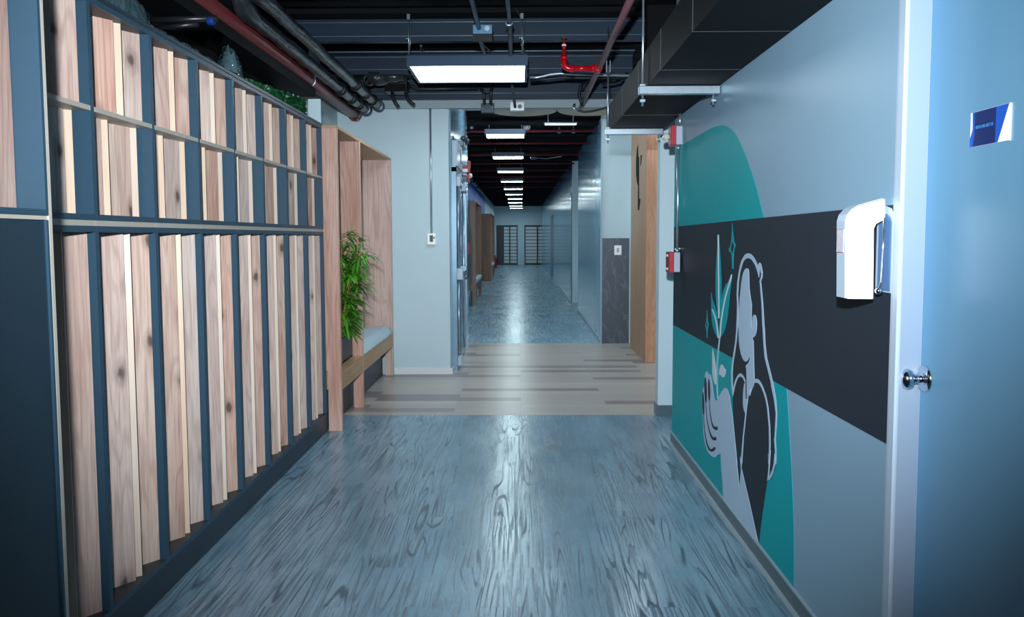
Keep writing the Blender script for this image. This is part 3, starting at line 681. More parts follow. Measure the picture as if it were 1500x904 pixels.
# cushion
def cushion(name, x0, x1, y0, y1, z0, z1, m, label, cat='cushion', loc=None):
    bm = bmesh.new(); nx, ny = 6, 14
    mb = MB()
    o = MB().box((x0, y0, z0), (x1, y1, z1)).build(name, m, None, ((x0+x1)/2, (y0+y1)/2, z0))
    bv = o.modifiers.new('bevel', 'BEVEL'); bv.width = min(.03, (z1-z0)*.4); bv.segments = 4
    for p in o.data.polygons: p.use_smooth = True
    tag(o, label, cat); return o
mbc = MB()
NX, NY = 10, 40; x0, x1, y0, y1 = -1.76, -1.30, 6.145, 7.555
def cz(x, y):
    ex = min(1, min(x-x0, x1-x)/.05); ey = min(1, min(y-y0, y1-y)/.05)
    e = math.sin(PI/2*max(0, ex))*math.sin(PI/2*max(0, ey))
    return .452+.052*e**.4+.006*math.sin(y*9)*math.sin(x*11)
grid = [[Vector((x0+(x1-x0)*(i/NX if True else 0), y0+(y1-y0)*j/NY, cz(x0+(x1-x0)*i/NX, y0+(y1-y0)*j/NY))) for i in range(NX+1)] for j in range(NY+1)]
for j in range(NY):
    for i in range(NX):
        mbc.quad([grid[j][i], grid[j][i+1], grid[j+1][i+1], grid[j+1][i]], True)
for j in range(NY):
    mbc.quad([grid[j][NX], Vector((x1+.004, grid[j][NX].y, .431+.004*math.sin(j*1.3))), Vector((x1+.004, grid[j+1][NX].y, .431+.004*math.sin((j+1)*1.3))), grid[j+1][NX]], True)
    mbc.quad([grid[j][0], grid[j+1][0], Vector((x0, grid[j+1][0].y, .431)), Vector((x0, grid[j][0].y, .431))])
for i in range(NX):
    mbc.quad([grid[0][i], Vector((grid[0][i].x, y0, .431)), Vector((grid[0][i+1].x, y0, .431)), grid[0][i+1]])
    mbc.quad([grid[NY][i], grid[NY][i+1], Vector((grid[NY][i+1].x, y1, .431)), Vector((grid[NY][i].x, y1, .431))])
mbc.quad([(x0, y0, .4305), (x1, y0, .4305), (x1, y1, .4305), (x0, y1, .4305)])
co = mbc.build('seat_cushion', CUSH, None, ((x0+x1)/2, (y0+y1)/2, .43))
bm = bmesh.new(); bm.from_mesh(co.data); bmesh.ops.remove_doubles(bm, verts=bm.verts, dist=.0004); bmesh.ops.recalc_face_normals(bm, faces=bm.faces); bm.to_mesh(co.data); bm.free()
tag(co, 'pale blue upholstered pad lying on the ash bench by the pale wall', 'cushion')
# planter box
t = thing('planter_box', 'slate grey planter box in the niche of the ash bench', 'planter', (-1.57, 5.76, .431))
mb = MB(); a, b = (-1.775, 5.44), (-1.375, 6.085); z0, z1 = .4305, .62
mb.box((a[0], a[1], z0), (b[0], b[1], z0+.01)); mb.box((a[0], a[1], z0), (b[0], a[1]+.012, z1)); mb.box((a[0], b[1]-.012, z0), (b[0], b[1], z1))
mb.box((a[0], a[1], z0), (a[0]+.012, b[1], z1)); mb.box((b[0]-.012, a[1], z0), (b[0], b[1], z1)); mb.build('box', PLANTER, t)
mb = MB(); 
N = 14
gx = lambda i: a[0]+.013+(b[0]-a[0]-.026)*i/N; gy = lambda j: a[1]+.013+(b[1]-a[1]-.026)*j/N
hz = [[.60+random.uniform(-.012, .02) for i in range(N+1)] for j in range(N+1)]
for j in range(N):
    for i in range(N):
        mb.quad([(gx(i), gy(j), hz[j][i]), (gx(i+1), gy(j), hz[j][i+1]), (gx(i+1), gy(j+1), hz[j+1][i+1]), (gx(i), gy(j+1), hz[j+1][i])])
mb.build('soil', SOIL, t)
def leafblade(mb, p, d, up_, L, w, droop=.3, seg=4):
    d = d.normalized(); s = d.cross(up_).normalized()
    if s.length < .1: s = Vector((1, 0, 0))
    pr = None; pts = []
    for i in range(seg+1):
        t_ = i/seg; c = p+d*L*t_+Vector((0, 0, -droop*L*t_*t_)); hw = w*math.sin(PI*min(1, .12+.88*t_))**.8 if t_ < 1 else 0
        pts.append((c-s*hw, c+s*hw))
    k = len(mb.v)
    for q in pts: mb.v += [q[0], q[1]]
    for i in range(seg): mb.f.append((k+2*i, k+2*i+1, k+2*i+3, k+2*i+2)); mb.sm.append(True)
def bamboo(n_st, cx, cy, label, seed, spread, reach):
    rnd = random.Random(seed)
    t = thing('bamboo_plant', label, 'plant', (cx, cy, .60))
    st = MB(); lf = MB()
    for s_ in range(n_st):
        bx, by = cx+rnd.uniform(-.10, .10), cy+rnd.uniform(-spread, spread)
        h = rnd.uniform(.50, .80); lean = Vector((rnd.uniform(-.02, reach), rnd.uniform(-.10, .10), 0))
        path = [Vector((bx, by, .60))+lean*(q/6)**1.4+Vector((0, 0, h*q/6)) for q in range(7)]
        st.tube(path, [.006-.0006*q for q in range(7)], 6)
        for q in range(1, 7):
            for r_ in range(5):
                a_ = rnd.uniform(-1.9, 1.9)
                d_ = Vector((math.cos(a_), math.sin(a_), rnd.uniform(-.2, .55))).normalized()
                tw = path[q]+Vector((0, 0, rnd.uniform(-.06, .04))); tip = tw+d_*rnd.uniform(.03, .10)
                st.tube([tw, (tw+tip)/2+Vector((0, 0, .01)), tip], [.0022, .0018, .0012], 4)
                for z_ in range(4):
                    dd = (d_+Vector((rnd.uniform(-.7, .7), rnd.uniform(-.7, .7), rnd.uniform(-.55, .45)))).normalized()
                    L_ = rnd.uniform(.09, .155)
                    en = tip+dd*L_
                    if en.y > 6.08: dd.y = -abs(dd.y)*.3
                    if tip.y > 6.07: continue
                    if en.y < 5.45: dd.y = abs(dd.y)
                    if en.x < -1.76: dd.x = abs(dd.x)
                    leafblade(lf, tip, dd, Vector((0, 0, 1)), L_, rnd.uniform(.008, .013), rnd.uniform(.1, .6))
    st.build('cane', STEM, t); f = lf.build('foliage', LEAF, t)
    return t
bamboo(8, -1.46, 5.90, 'green bamboo plant spilling out of the bench planter', 3, .12, .15)
# leafy back panel of the niche
def leafpanel(n, x0, x1, y0, y1, zf, seed, nrm, size):
    rnd = random.Random(seed); lf = MB()
    for i in range(n):
        y_ = rnd.uniform(y0, y1); za, zb = zf(y_); z_ = rnd.uniform(za, zb); x_ = rnd.uniform(x0, x1)
        d_ = Vector((rnd.uniform(.2, 1), rnd.uniform(-1, 1), rnd.uniform(-1, 1)))
        leafblade(lf, Vector((x_, y_, z_)), d_, Vector((rnd.uniform(-.5, 1), rnd.uniform(-1, 1), rnd.uniform(0, 1))), rnd.uniform(.6, 1.2)*size, size*.32, .2, 3)
    return lf
t = thing('foliage_panel', 'dark artificial leaf panel lining the back of the planter niche', 'artificial hedge', (-1.55, 5.76, .64))
B((-1.787, 5.432, .645), (-1.53, 6.095, 2.165)).build('backing', SOIL, t)
leafpanel(2600, -1.53, -1.475, 5.46, 6.085, lambda y_: (.66, 2.14), 5, None, .030).build('foliage', LEAFD, t)['kind'] = 'stuff'
# hedge over the cabinets
HX = -1.50
h0, h1 = at(357, 113, 'x', HX), at(451, 145, 'x', HX)
t = thing('foliage_panel', 'artificial green hedge strip above the cabinet tops next to the white pier', 'artificial hedge', (-1.55, 4.7, 2.203))
zt_ = lambda y_: h0.z+(y_-h0.y)*(h1.z-h0.z)/(h1.y-h0.y)
MB().prism([(h0.y, 2.203), (5.335, 2.203), (5.335, zt_(5.33)-.02), (h0.y, zt_(h0.y)-.02)], 'x', -1.58, HX-.03).build('backing', SOIL, t)
leafpanel(5200, HX-.03, HX-.006, h0.y+.01, 5.32, lambda y_: (2.203, zt_(y_)-.01), 8, None, .026).build('foliage', LEAFD, t)['kind'] = 'stuff'
pz = at(460, 145, 'y', 5.34).z
struct('wall_right', B((.95, 5.765, 2.40), (1.36, 5.799, ZC)), DECK, 'black painted top of the pier behind the duct end', 'wall')
struct('wall_left', B((-1.815, 5.62, 2.62), (-1.80, 6.5, ZC)), DECK, 'black upper corner beyond the cable tray', 'wall')
struct('wall_left', MB().box((at(451.5, 160, 'y', 5.34).x, 5.34, 2.2025), (-1.402, 5.351, pz)), WALL, 'white pier stub above the last cabinet', 'wall')

# ------------------------------------------------------------ wooden portal on the right, switch
t = thing('wooden_portal', 'thick wooden door surround with black cutout marks, right of the plank floor', 'portal', (1.44, 8.8, 0))
B((1.385, 8.305, 0), (1.50, 9.44, 2.66)).build('side_face', TANPANEL, t)
B((1.383, 8.285, 0), (1.505, 8.305, 2.66)).build('end_face', ORANGE, t)
def wp(cx_, cy_): return (900+cx_/6.957, 190+cy_/6.954)
def onp(pts):
    return [(lambda p: (p.y, p.z))(at(*wp(*q), 'x', 1.383)) for q in pts]
for pts in ([(240, 155), (243, 275), (252, 280), (250, 565), (252, 705), (264, 705), (258, 770), (250, 820), (238, 818), (241, 570), (230, 540), (221, 450), (221, 300), (230, 200)],
            [(267, 258), (280, 258), (275, 320), (266, 372)]):
    MB().prism(onp(pts), 'x', 1.3815, 1.3849).build('cutout_mark', DECK, t)
t = thing('wall_switch', 'white wall switch on the dark slate dado', 'switch', (1.27, Y2-.03, 1.3))
a = at(899.8, 359.5, 'y', Y2-.03); b = at(910.2, 373.5, 'y', Y2-.03)
B((a.x, Y2-.040, b.z), (b.x, Y2-.0302, a.z)).build('cover_plate', WHITEP, t, bevel=.003)
B((a.x+.03, Y2-.046, b.z+.035), (b.x-.03, Y2-.040, a.z-.035)).build('rocker', FRAMEPAINT, t, bevel=.002)

# ------------------------------------------------------------ thermostat + conduit on pale wall
t = thing('thermostat', 'white thermostat with green display hanging at the end of a thin conduit', 'thermostat', (-.91, 7.6, 1.37))
a = at(625.4, 342, 'y', 7.58); b = at(638.6, 358.6, 'y', 7.58)
B((a.x, 7.575, b.z), (b.x, 7.6095, a.z)).build('housing', WHITEP, t, bevel=.008)
B((a.x+.028, 7.571, b.z+.03), (b.x-.028, 7.5748, a.z-.018)).build('display', LCD, t)
B((b.x-.024, 7.570, b.z+.06), (b.x-.012, 7.5748, b.z+.08)).build('button', BLACKP, t)
cx = (a.x+b.x)/2
tag(MB().tube([(cx, 7.595, a.z+.001), (cx, 7.595, 2.678)], .011, 12).build('conduit', ZINC, None, (cx, 7.6, a.z)), 'thin grey conduit dropping down the pale wall to the thermostat', 'conduit')

# ------------------------------------------------------------ panic bar door, left lobby wall
XW = -.705
t = thing('door_2', 'metal double door with push bar in the left lobby wall', 'door', (XW, 8.4, 0)); t['kind'] = 'structure'
B((XW+.0005, 7.86, .01), (XW+.03, 8.55, 2.07)).build('door_leaf', DOORSTEEL, t)
B((XW+.0005, 8.56, .01), (XW+.03, 9.25, 2.07)).build('door_leaf', FOIL, t, label='foil covered leaf')
MB().box((XW+.0005, 7.78, 0), (XW+.045, 7.855, 2.12)).box((XW+.0005, 9.255, 0), (XW+.045, 9.30, 2.12)).box((XW+.0005, 7.78, 2.075), (XW+.045, 9.30, 2.13)).build('door_frame', DOORSTEEL, t)
pb = MB().box((XW+.075, 7.90, .985), (XW+.105, 8.50, 1.035)).build('push_bar', CHROME, t)
MB().box((XW+.0305, 7.89, .95), (XW+.10, 7.97, 1.07)).box((XW+.0305, 8.43, .95), (XW+.10, 8.51, 1.07)).build('bar_bracket', GREYPL, t, bevel=.006)
MB().tube([(XW+.052, 7.93, .12), (XW+.052, 7.93, .95)], .010, 10).tube([(XW+.052, 7.93, 1.07), (XW+.052, 7.93, 2.0)], .010, 10).tube([(XW+.052, 8.66, .12), (XW+.052, 8.66, 2.0)], .012, 10).build('latch_rod', ZINC, t)
MB().box((XW+.0305, 7.88, .04), (XW+.08, 7.97, .14)).box((XW+.0305, 7.88, 1.93), (XW+.085, 7.98, 2.03)).box((XW+.0305, 8.60, 1.92), (XW+.08, 8.74, 1.99)).build('latch_case', GREYPL, t, bevel=.005)
MB().box((XW+.031, 7.95, 2.0), (XW+.09, 8.25, 2.06)).build('closer_body', DARKZINC, t)
MB().tube([(XW+.06, 8.1, 2.065), (XW+.12, 8.3, 2.07), (XW+.05, 8.6, 2.11)], .008, 8).build('closer_arm', DARKZINC, t)
t = thing('exit_sign_box', 'white box mounted over the panic bar door', 'sign box', (XW, 8.1, 2.13))
B((XW+.0005, 7.84, 2.135), (XW+.055, 8.55, 2.40)).build('housing', GREYPL, t, bevel=.006)
MB().tube([(XW+.058, 8.3+.05*math.cos(q), 2.27+.09*math.sin(q)) for q in [i*2*PI/16 for i in range(17)]], .003, 6).build('cable_loop', WCABLE, t)
t = thing('emergency_light', 'dark twin emergency light above the white box over the panic bar door', 'emergency light', (XW, 8.6, 2.42))
B((XW+.0005, 8.45, 2.41), (XW+.08, 8.85, 2.47)).build('housing', DARKZINC, t, bevel=.01)
MB().lathe([(0, .03), (.03, .035), (.05, .04), (.052, .0)], (XW+.06, 8.5, 2.51), (.7, -.6, -.3), 16).lathe([(0, .03), (.03, .035), (.05, .04), (.052, .0)], (XW+.06, 8.75, 2.51), (.7, -.3, -.4), 16).build('lamp_head', DARKZINC, t)
# strobes
def strobe(y_, z_, w, h, label, name='fire_alarm_strobe'):
    t = thing(name, label, 'fire alarm', (XW, y_, z_), None)
    B((XW+.0005, y_-w/2, z_-h/2), (XW+.045, y_+w/2, z_+h/2)).build('back_box', GREYP, t, bevel=.004)
    B((XW+.0452, y_-w/2, z_-h/2), (XW+.075, y_+w/2, z_+h/2)).build('face_plate', REDP, t, bevel=.006)
    MB().lathe([(0, .03), (.02, .028), (.035, .015), (.038, .002)], (XW+.0755, y_, z_), (1, 0, 0), 16).build('lens', GLASSB, t)
strobe(9.42, 2.16, .13, .17, 'small red fire alarm strobe beside the push bar door, the farther one')
t = thing('fire_alarm_horn', 'red fire alarm horn above the push bar door, nearer than the small strobe', 'fire alarm', (XW, 8.95, 2.2), None)
MB().prism([(XW+.0005, 2.19), (XW+.05, 2.17), (XW+.11, 2.16), (XW+.12, 2.29), (XW+.085, 2.30), (XW+.075, 2.24), (XW+.0005, 2.23)], 'y', 8.9, 9.02).build('horn_body', REDP, t, bevel=.004)
B((XW+.03, 8.895, 2.165), (XW+.09, 8.8995, 2.20)).build('horn_grille', WHITEP, t)
# fire hose cabinet
t = thing('fire_cabinet', 'narrow red fire cabinet on the left wall before the far corridor', 'fire cabinet', (XW, 9.78, 1.2))
B((XW+.0005, 9.46, .87), (XW+.035, 10.08, 1.58)).build('case', REDDIM, t, bevel=.005)
B((XW+.0352, 9.49, .90), (XW+.04, 10.05, 1.55)).build('glass_door', DARKGLASS, t)
B((XW+.0402, 9.55, 1.18), (XW+.045, 9.95, 1.33)).build('red_label', REDP, t)

# ------------------------------------------------------------ alarm devices and conduit on the mural wall end
def dev(y_, z_, h, label, bulb):
    w = .085
    t = thing('fire_alarm_device', label, 'fire alarm', (XR, y_, z_))
    B((XR-.052, y_-w/2, z_-h/2), (XR-.013, y_+w/2, z_+h/2)).build('back_box', GREYP, t, bevel=.003)
    rp = B((XR-.086 if bulb else XR-.088, y_-w/2-.004, z_-h/2-.004), (XR-.0525, y_+w/2+.004, z_+h/2+.004)).build('face_plate', REDP, t, bevel=.004)
    if bulb:
        MB().lathe([(0, .016), (.008, .020), (.02, .024), (.032, .023), (.04, .016), (.043, .004)], (XR-.0862, y_, z_-.005), (-1, 0, 0), 20).build('strobe_lens', GLASSB, t)
    else:
        MB().box((XR-.0905, y_-.03, z_-.05), (XR-.0882, y_+.03, z_-.035)).box((XR-.0905, y_-.03, z_+.035), (XR-.0882, y_+.03, z_+.05)).build('pull_handle', WHITEP, t)
        B((XR-.087, y_-w/2-.006, z_-h/2), (XR-.082, y_-w/2-.0042, z_+h/2)).build('dark_edge', BLACKP, t)
    return t
p1 = at(992, 200.5, 'x', XR-.03); p2 = at(988, 383.5, 'x', XR-.03)
dev(4.80, p1.z, .115, 'red strobe with clear lens on a grey box, high at the mural end', True)
dev(4.83, p2.z, .125, 'red pull station on a grey box at the end of the mural, below the strobe', False)
yc = 4.84
tag(MB().tube([(XR-.022, yc, p2.z+.0635), (XR-.022, yc, p1.z-.0585)], .0095, 12).lathe([(0, .014), (.02, .014)], (XR-.022, yc, p2.z+.064), (0, 0, 1), 12).lathe([(0, .014), (.02, .014)], (XR-.022, yc, p1.z-.079), (0, 0, 1), 12).box((XR-.014, yc-.02, p2.z+.083), (XR-.006, yc+.03, p2.z+.09)).build('conduit', ZINC, None, (XR-.022, yc, p2.z+.07)), 'thin silver conduit joining the red strobe and the red pull station', 'conduit')
tag(MB().tube([(XR-.022, 4.80, p1.z+.0585), (XR-.022, 4.80, 2.17)], .0095, 12).build('conduit', ZINC, None, (XR-.022, 4.80, p1.z+.06)), 'short silver conduit rising from the red strobe to the duct', 'conduit')

# ------------------------------------------------------------ white bracket lamp on the right wall
t = thing('wall_dispenser', 'bright white wall mounted unit with rounded top projecting from the charcoal band', 'wall unit', (XR, 2.14, 1.36))
yn, yf_ = 2.117, 2.178
def wb(x, y_): p = at(x, y_, 'y', yn); return (p.x, p.z)
prof = [wb(1297, 291), wb(1276, 297), wb(1262, 301), wb(1252, 307), wb(1245, 315), wb(1242, 325), wb(1242, 345), wb(1241.5, 438), wb(1279.5, 438.5), wb(1280.5, 335), wb(1284, 328), wb(1292, 324), wb(1297, 322)]
prof = [(min(a_, XR-.002), b_) for a_, b_ in prof]
MB().prism(prof, 'y', yn, yf_).build('body', WHITEP, t, bevel=.003)
prof2 = [(a_-.003, b_+.002) for a_, b_ in prof[:8]]
mbx = MB()
for i in range(7):
    (ax_, az_), (bx_, bz_) = prof2[i], prof2[i+1]
    mbx.prism([(ax_, az_), (bx_, bz_), (bx_+.002, bz_-.001), (ax_+.002, az_-.001)], 'y', yn+.012, yf_+.006)
mbx.build('side_cover', GREYPL, t)
B((prof[6][0]-.0045, yn+.018, 1.352), (prof[6][0]-.0032, yf_+.002, 1.418)).build('sticker', LABELM, t)
MB().box((prof[6][0]-.0050, yn+.018, 1.4175), (prof[6][0]-.0046, yf_+.002, 1.4185)).box((prof[6][0]-.0050, yn+.018, 1.352), (prof[6][0]-.0046, yf_+.002, 1.3535)).build('sticker_border', PINK, t)
MB().prism([(yn-.035, 1.24), (yn-.035, 1.455), (yn-.02, 1.475), (yn+.02, 1.485), (yn+.05, 1.485), (yn+.06, 1.47), (yn+.06, 1.24)], 'x', XR-.0045, XR-.0015).build('wall_plate', GREYPL, t, bevel=.001)
MB().prism([(yn-.028, 1.245), (yn-.028, 1.435), (yn-.018, 1.452), (yn, 1.46), (yn+.03, 1.46), (yn+.045, 1.44), (yn+.045, 1.245)], 'x', XR-.0062, XR-.0046).build('plate_shadow', mat('painted_body_shadow', (84, 120, 164), .35), t)  # shadow and reflection of the body, painted on the plate in darker blue
rx = at(1295, 380, 'y', yn-.01).x
MB().tube([(rx-.001, yn-.008, 1.45), (rx-.003, yn-.008, 1.36), (rx-.006, yn-.008, 1.27), (rx-.012, yn-.008, 1.243)], .0035, 8).build('rod', CHROME, t)
ks = at(1287, 426, 'y', yn-.005)
MB().lathe([(-.011, .002), (-.009, .007), (-.005, .010), (0, .0115), (.005, .010), (.009, .007), (.011, .002)], ks, (0, 0, 1), 18).build('chrome_ball', CHROME, t)

# ------------------------------------------------------------ ceiling ducts
t = thing('air_duct', 'large black rectangular air duct along the top of the mural wall', 'duct', (.84, 3.5, 2.17))
zb = lambda y_: 2.168+.0
B((.655, -.5, 2.172), (XR-.002, 5.755, 2.36)).build('duct_body', DUCT, t)
mb = MB()
for y_ in (1.6, 2.9, 3.55, 4.2, 4.85, 5.45): mb.box((.652, y_, 2.170), (XR-.003, y_+.004, 2.1718)).box((.652, y_, 2.171), (.6548, y_+.004, 2.36))
mb.build('seam', DUCTSEAM, t)
tag(MB().box((-1.814, -1, 2.50), (-1.60, 5.95, 2.512)).box((-1.612, -1, 2.512), (-1.60, 5.95, 2.566)).build('cable_tray', DUCT, None, (-1.7, 3, 2.50)), 'black cable tray under the maroon pipe, above the artificial hedge', 'cable tray')
# strut hangers
def strut(y_, label):
    t = thing('strut_hanger', label, 'hanger', (.84, y_, 2.13), 'duct strut hangers')
    B((.612, y_-.018, 2.128), (XR-.004, y_+.018, 2.1695)).build('channel', ZINC, t, bevel=.003)
    MB().tube([(.632, y_, 2.07), (.632, y_, 2.80 if y_ < 4.5 else 2.62)], .006, 10).tube([(XR-.035, y_, 2.075), (XR-.035, y_, 2.127)], .006, 10).build('threaded_rod', ZINC, t)
    MB().box((.62, y_-.012, 2.09), (.644, y_+.012, 2.102)).box((.62, y_-.012, 2.170), (.644, y_+.012, 2.18)).box((XR-.047, y_-.012, 2.09), (XR-.023, y_+.012, 2.10)).build('nut', ZINC, t)
    zt2 = 2.80 if y_ < 4.5 else 2.62
    MB().box((.617, y_-.012, zt2-.05), (.622, y_+.012, zt2+.03)).box((.642, y_-.012, zt2-.05), (.647, y_+.012, zt2+.03)).build('beam_clamp', ZINC, t)
strut(at(935.7, 117, 'x', .612).y, 'silver strut channel under the black duct, nearer one')
strut(at(886.5, 183, 'x', .612).y, 'silver strut channel under the far end of the black duct')

# ------------------------------------------------------------ pipes on the left
tag(MB().tube([(-1.64, 1.5, 2.62), (-1.64, 6.1, 2.62), (-1.64, 7.56, 2.622)], .053, 20).build('sprinkler_pipe', MAROON, None, (-1.64, 4, 2.62)), 'thick maroon pipe running along the ceiling over the cabinets', 'pipe')
t = thing('pipe_flange', 'maroon end coupling where the thick pipe meets the pale wall', 'pipe fitting', (-1.64, 7.5, 2.62))
MB().lathe([(0, .0535), (0, .066), (.05, .066), (.05, .0535)], (-1.64, 7.52, 2.62), (0, 1, 0), 20).build('collar', MAROON, t)
MB().lathe([(0, .0535), (0, .057), (.008, .057), (.008, .0535)], (-1.64, 5.9, 2.62), (0, 1, 0), 20).build('clip_ring', ZINC, t)
mb = MB()
for q in range(6): w = q*PI/3; MB().tube([(-1.64+.066*math.cos(w), 7.5, 2.62+.066*math.sin(w)), (-1.64+.066*math.cos(w), 7.585, 2.62+.066*math.sin(w))], .006, 6).build('bolt', ZINC, t)
def wrapped(x, z, r, ye, y0_, label):
    t = thing('wrapped_pipe', label, 'pipe', (x, 5.5, z))
    rnd = random.Random(int(x*1000))
    path = [(x, y0_-.02, z+.5), (x, y0_-.02, z+.16), (x, y0_, z+.06), (x, y0_+.05, z+.012), (x, y0_+.12, z)]
    rs = [r*1.35, r*1.35, r*1.4, r*1.35, r*1.3]
    y_ = y0_+.2
    while y_ < ye: path.append((x+rnd.uniform(-.004, .004), y_, z+rnd.uniform(-.003, .003))); rs.append(r*rnd.uniform(.93, 1.08)); y_ += .11
    path.append((x, ye, z)); rs.append(r)
    MB().tube(path, rs, 16).build('pipe_body', WRAP, t)
    for yq in (ye-1.1, ye-.7, ye-.38): MB().lathe([(-.03, r*1.02), (-.02, r*1.4), (.02, r*1.4), (.03, r*1.02)], (x, yq, z), (0, 1, 0), 16).build('coupling', BLACKP, t)
    MB().lathe([(0, r*1.1), (0, r*1.5), (.02, r*1.5), (.02, r*1.2), (.06, r*1.2), (.065, r*1.45), (.085, r*1.45)], (x, ye-.1, z), (0, 1, 0), 16).build('end_fitting', DARKZINC, t)
wrapped(-1.53, 2.665, .044, 7.58, 4.20, 'black plastic wrapped pipe next to the maroon pipe, left one')
wrapped(-1.40, 2.70, .040, 7.58, 3.98, 'black plastic wrapped pipe nearest the corridor centre')
t = thing('valve_cluster', 'black valve and bundled hose fittings above the pale wall', 'valve', (-1.25, 7.0, 2.85))
MB().lathe([(-.1, .03), (-.09, .06), (.0, .07), (.08, .055), (.1, .03)], (-1.30, 7.0, 2.86), (1, .2, 0), 16).tube([(-1.3, 7.0, 2.86), (-1.16, 7.0, 2.87), (-1.06, 7.0, 2.865)], [.045, .05, .03], 12).build('valve_body', WRAP, t)
MB().tube([(-1.38+.05*math.cos(q*.5), 6.98-.0*q, 2.84+.05*math.sin(q*.5)) for q in range(13)], .012, 8).build('hose_loop', CABLE, t)
# cross pipes and plastic wrap near the left
cpy = at(262, 30, 'z', 2.52)
t = thing('black_pipe_pair', 'pair of thin black pipes with blue tape over the second upper cabinet', 'pipe', (-1.45, cpy.y, 2.5))
pl, pr = at(205, 30, 'y', 3.3), at(318, 27, 'y', 3.3)
ql, qr = at(230, 42, 'y', 3.3), at(290, 35, 'y', 3.3)
MB().tube([pl, pr], .014, 10).build('upper_pipe', BLACKP, t); MB().tube([ql, qr], .012, 10).build('lower_pipe', BLACKP, t)
tp = at(309, 31, 'y', 3.3)
MB().lathe([(-.016, .015), (-.01, .018), (.01, .018), (.016, .015)], tp, (1, 0, .03), 12).build('tape', BLUETAPE, t)
def crumple(name, pts_y, x0, x1, zf, label, seed, n=26):
    rnd = random.Random(seed); mb = MB(); m_ = 8
    ys = [pts_y[0]+(pts_y[1]-pts_y[0])*i/n for i in range(n+1)]
    g = []
    for y_ in ys:
        row = []
        h = zf(y_)
        for j in range(m_+1):
            a_ = PI*j/m_
            row.append(Vector(((x0+x1)/2+(x1-x0)/2*math.cos(a_)+rnd.uniform(-.008, .008), y_+rnd.uniform(-.006, .006), ZTOP+.0145+max(0, h*math.sin(a_)**.6*(1+rnd.uniform(-.18, .18))))))
        g.append(row)
    for i in range(n):
        for j in range(m_): mb.quad([g[i][j], g[i+1][j], g[i+1][j+1], g[i][j+1]], True)
    mb.quad(g[0], True); mb.quad(g[-1], True)
    o = mb.build(name, PLASTIC, None, ((x0+x1)/2, (pts_y[0]+pts_y[1])/2, ZTOP+.014))
    bm = bmesh.new(); bm.from_mesh(o.data); bmesh.ops.remove_doubles(bm, verts=bm.verts, dist=.0001)
    bmesh.ops.recalc_face_normals(bm, faces=bm.faces); bm.to_mesh(o.data); bm.free()
    return tag(o, label, 'plastic wrap')
w1 = at(198, 34, 'x', -1.48).y; w2 = 3.86; w3 = 3.97
crumple('plastic_wrap', (2.1, w1), -1.62, -1.42, lambda y_: .13, 'silvery crumpled plastic wrap on top of the near upper cabinets', 1)
crumple('plastic_wrap', (w1+.03, w2-.02), -1.60, -1.42, lambda y_: .04, 'flat strip of dark clear plastic film lying on the middle cabinet tops', 2)
crumple('plastic_wrap', (w2, w3-.01), -1.54, -1.44, lambda y_: at(342, 78, 'x', -1.5).z-ZTOP-.02, 'standing roll of clear plastic on the cabinet tops just before the green hedge', 3, 12)

# ------------------------------------------------------------ sprinkler line right of centre
tag(MB().tube([(.60, 2.5, 2.68), (.605, 7.6, 2.68)], .022, 16).build('sprinkler_pipe', PLUM, None, (.6, 5, 2.68)), 'thin plum coloured pipe running along the ceiling near the black duct', 'pipe')
t = thing('sprinkler_branch', 'bright red sprinkler branch elbowing off the plum pipe', 'sprinkler', (.6, 5.83, 2.68))
xe = at(829, 98, 'y', 5.83).x; ze = 2.68
MB().tube([(.575, 5.83, ze), (xe+.03, 5.83, ze)], .020, 16).build('branch_pipe', RED, t)
arc = [(xe+.03-.045*math.sin(q), 5.83, ze+.045-.045*math.cos(q)) for q in [i*PI/2/6 for i in range(7)]]
MB().tube([(xe+.05, 5.83, ze)]+arc+[(xe-.015, 5.83, ze+.07)], .025, 16).lathe([(0, .020), (0, .03), (.02, .03), (.02, .02)], (xe+.06, 5.83, ze), (-1, 0, 0), 16).build('elbow', RED, t)
MB().lathe([(0, .020), (0, .030), (.02, .030), (.02, .022), (.06, .018), (.06, .012), (.10, .012), (.10, .016), (.12, .010), (.145, .007)], (xe-.015, 5.83, ze+.07), (0, 0, 1), 16).build('riser', RED, t)
MB().lathe([(-.04, .0235), (-.04, .031), (.035, .031), (.035, .0235)], (.60, 5.83, ze), (0, 1, 0), 16).lathe([(0, .02), (0, .03), (.03, .03), (.03, .02)], (.575, 5.83, ze), (-1, 0, 0), 16).build('tee_fitting', RED, t)
MB().lathe([(0, .018), (.012, .018)], (xe-.015, 5.83, ze+.168), (0, 0, 1), 12).build('collar', WHITEP, t)
MB().lathe([(0, .006), (.02, .006), (.02, .024), (.024, .024)], (xe-.015, 5.83, ze+.212), (0, 0, 1), 14).build('sprinkler_head', BRASS, t)
t = thing('cable_loop', 'loose black cable loop around the end of the plum pipe', 'cable', (.6, 7.4, 2.68))
def pix(pts, y_, ax='y'): return [at(x, z, ax, y_) for x, z in pts]
MB().tube(pix([(905, 152), (893, 156), (880, 160), (868, 163), (856, 164), (846, 162), (840, 157), (842, 152)], 7.35), .010, 8).build('lower_loop', CABLE, t)
MB().tube(pix([(925, 108), (918, 114), (908, 120), (896, 123), (882, 124)], 6.9), .009, 8).tube(pix([(920, 106), (910, 113), (900, 118), (885, 121)], 6.92), .007, 8).build('upper_loop', CABLE, t)
MB().tube(pix([(856, 118), (850, 128), (848, 138), (851, 148), (854, 156)], 7.1), .014, 8).tube(pix([(862, 116), (856, 124), (853, 132)], 7.1), .010, 8).build('hanging_bundle', CABLE, t)
MB().tube(pix([(841, 154), (840, 158), (845, 163)], 7.33), .013, 8).build('end_clamp', ZINC, t)
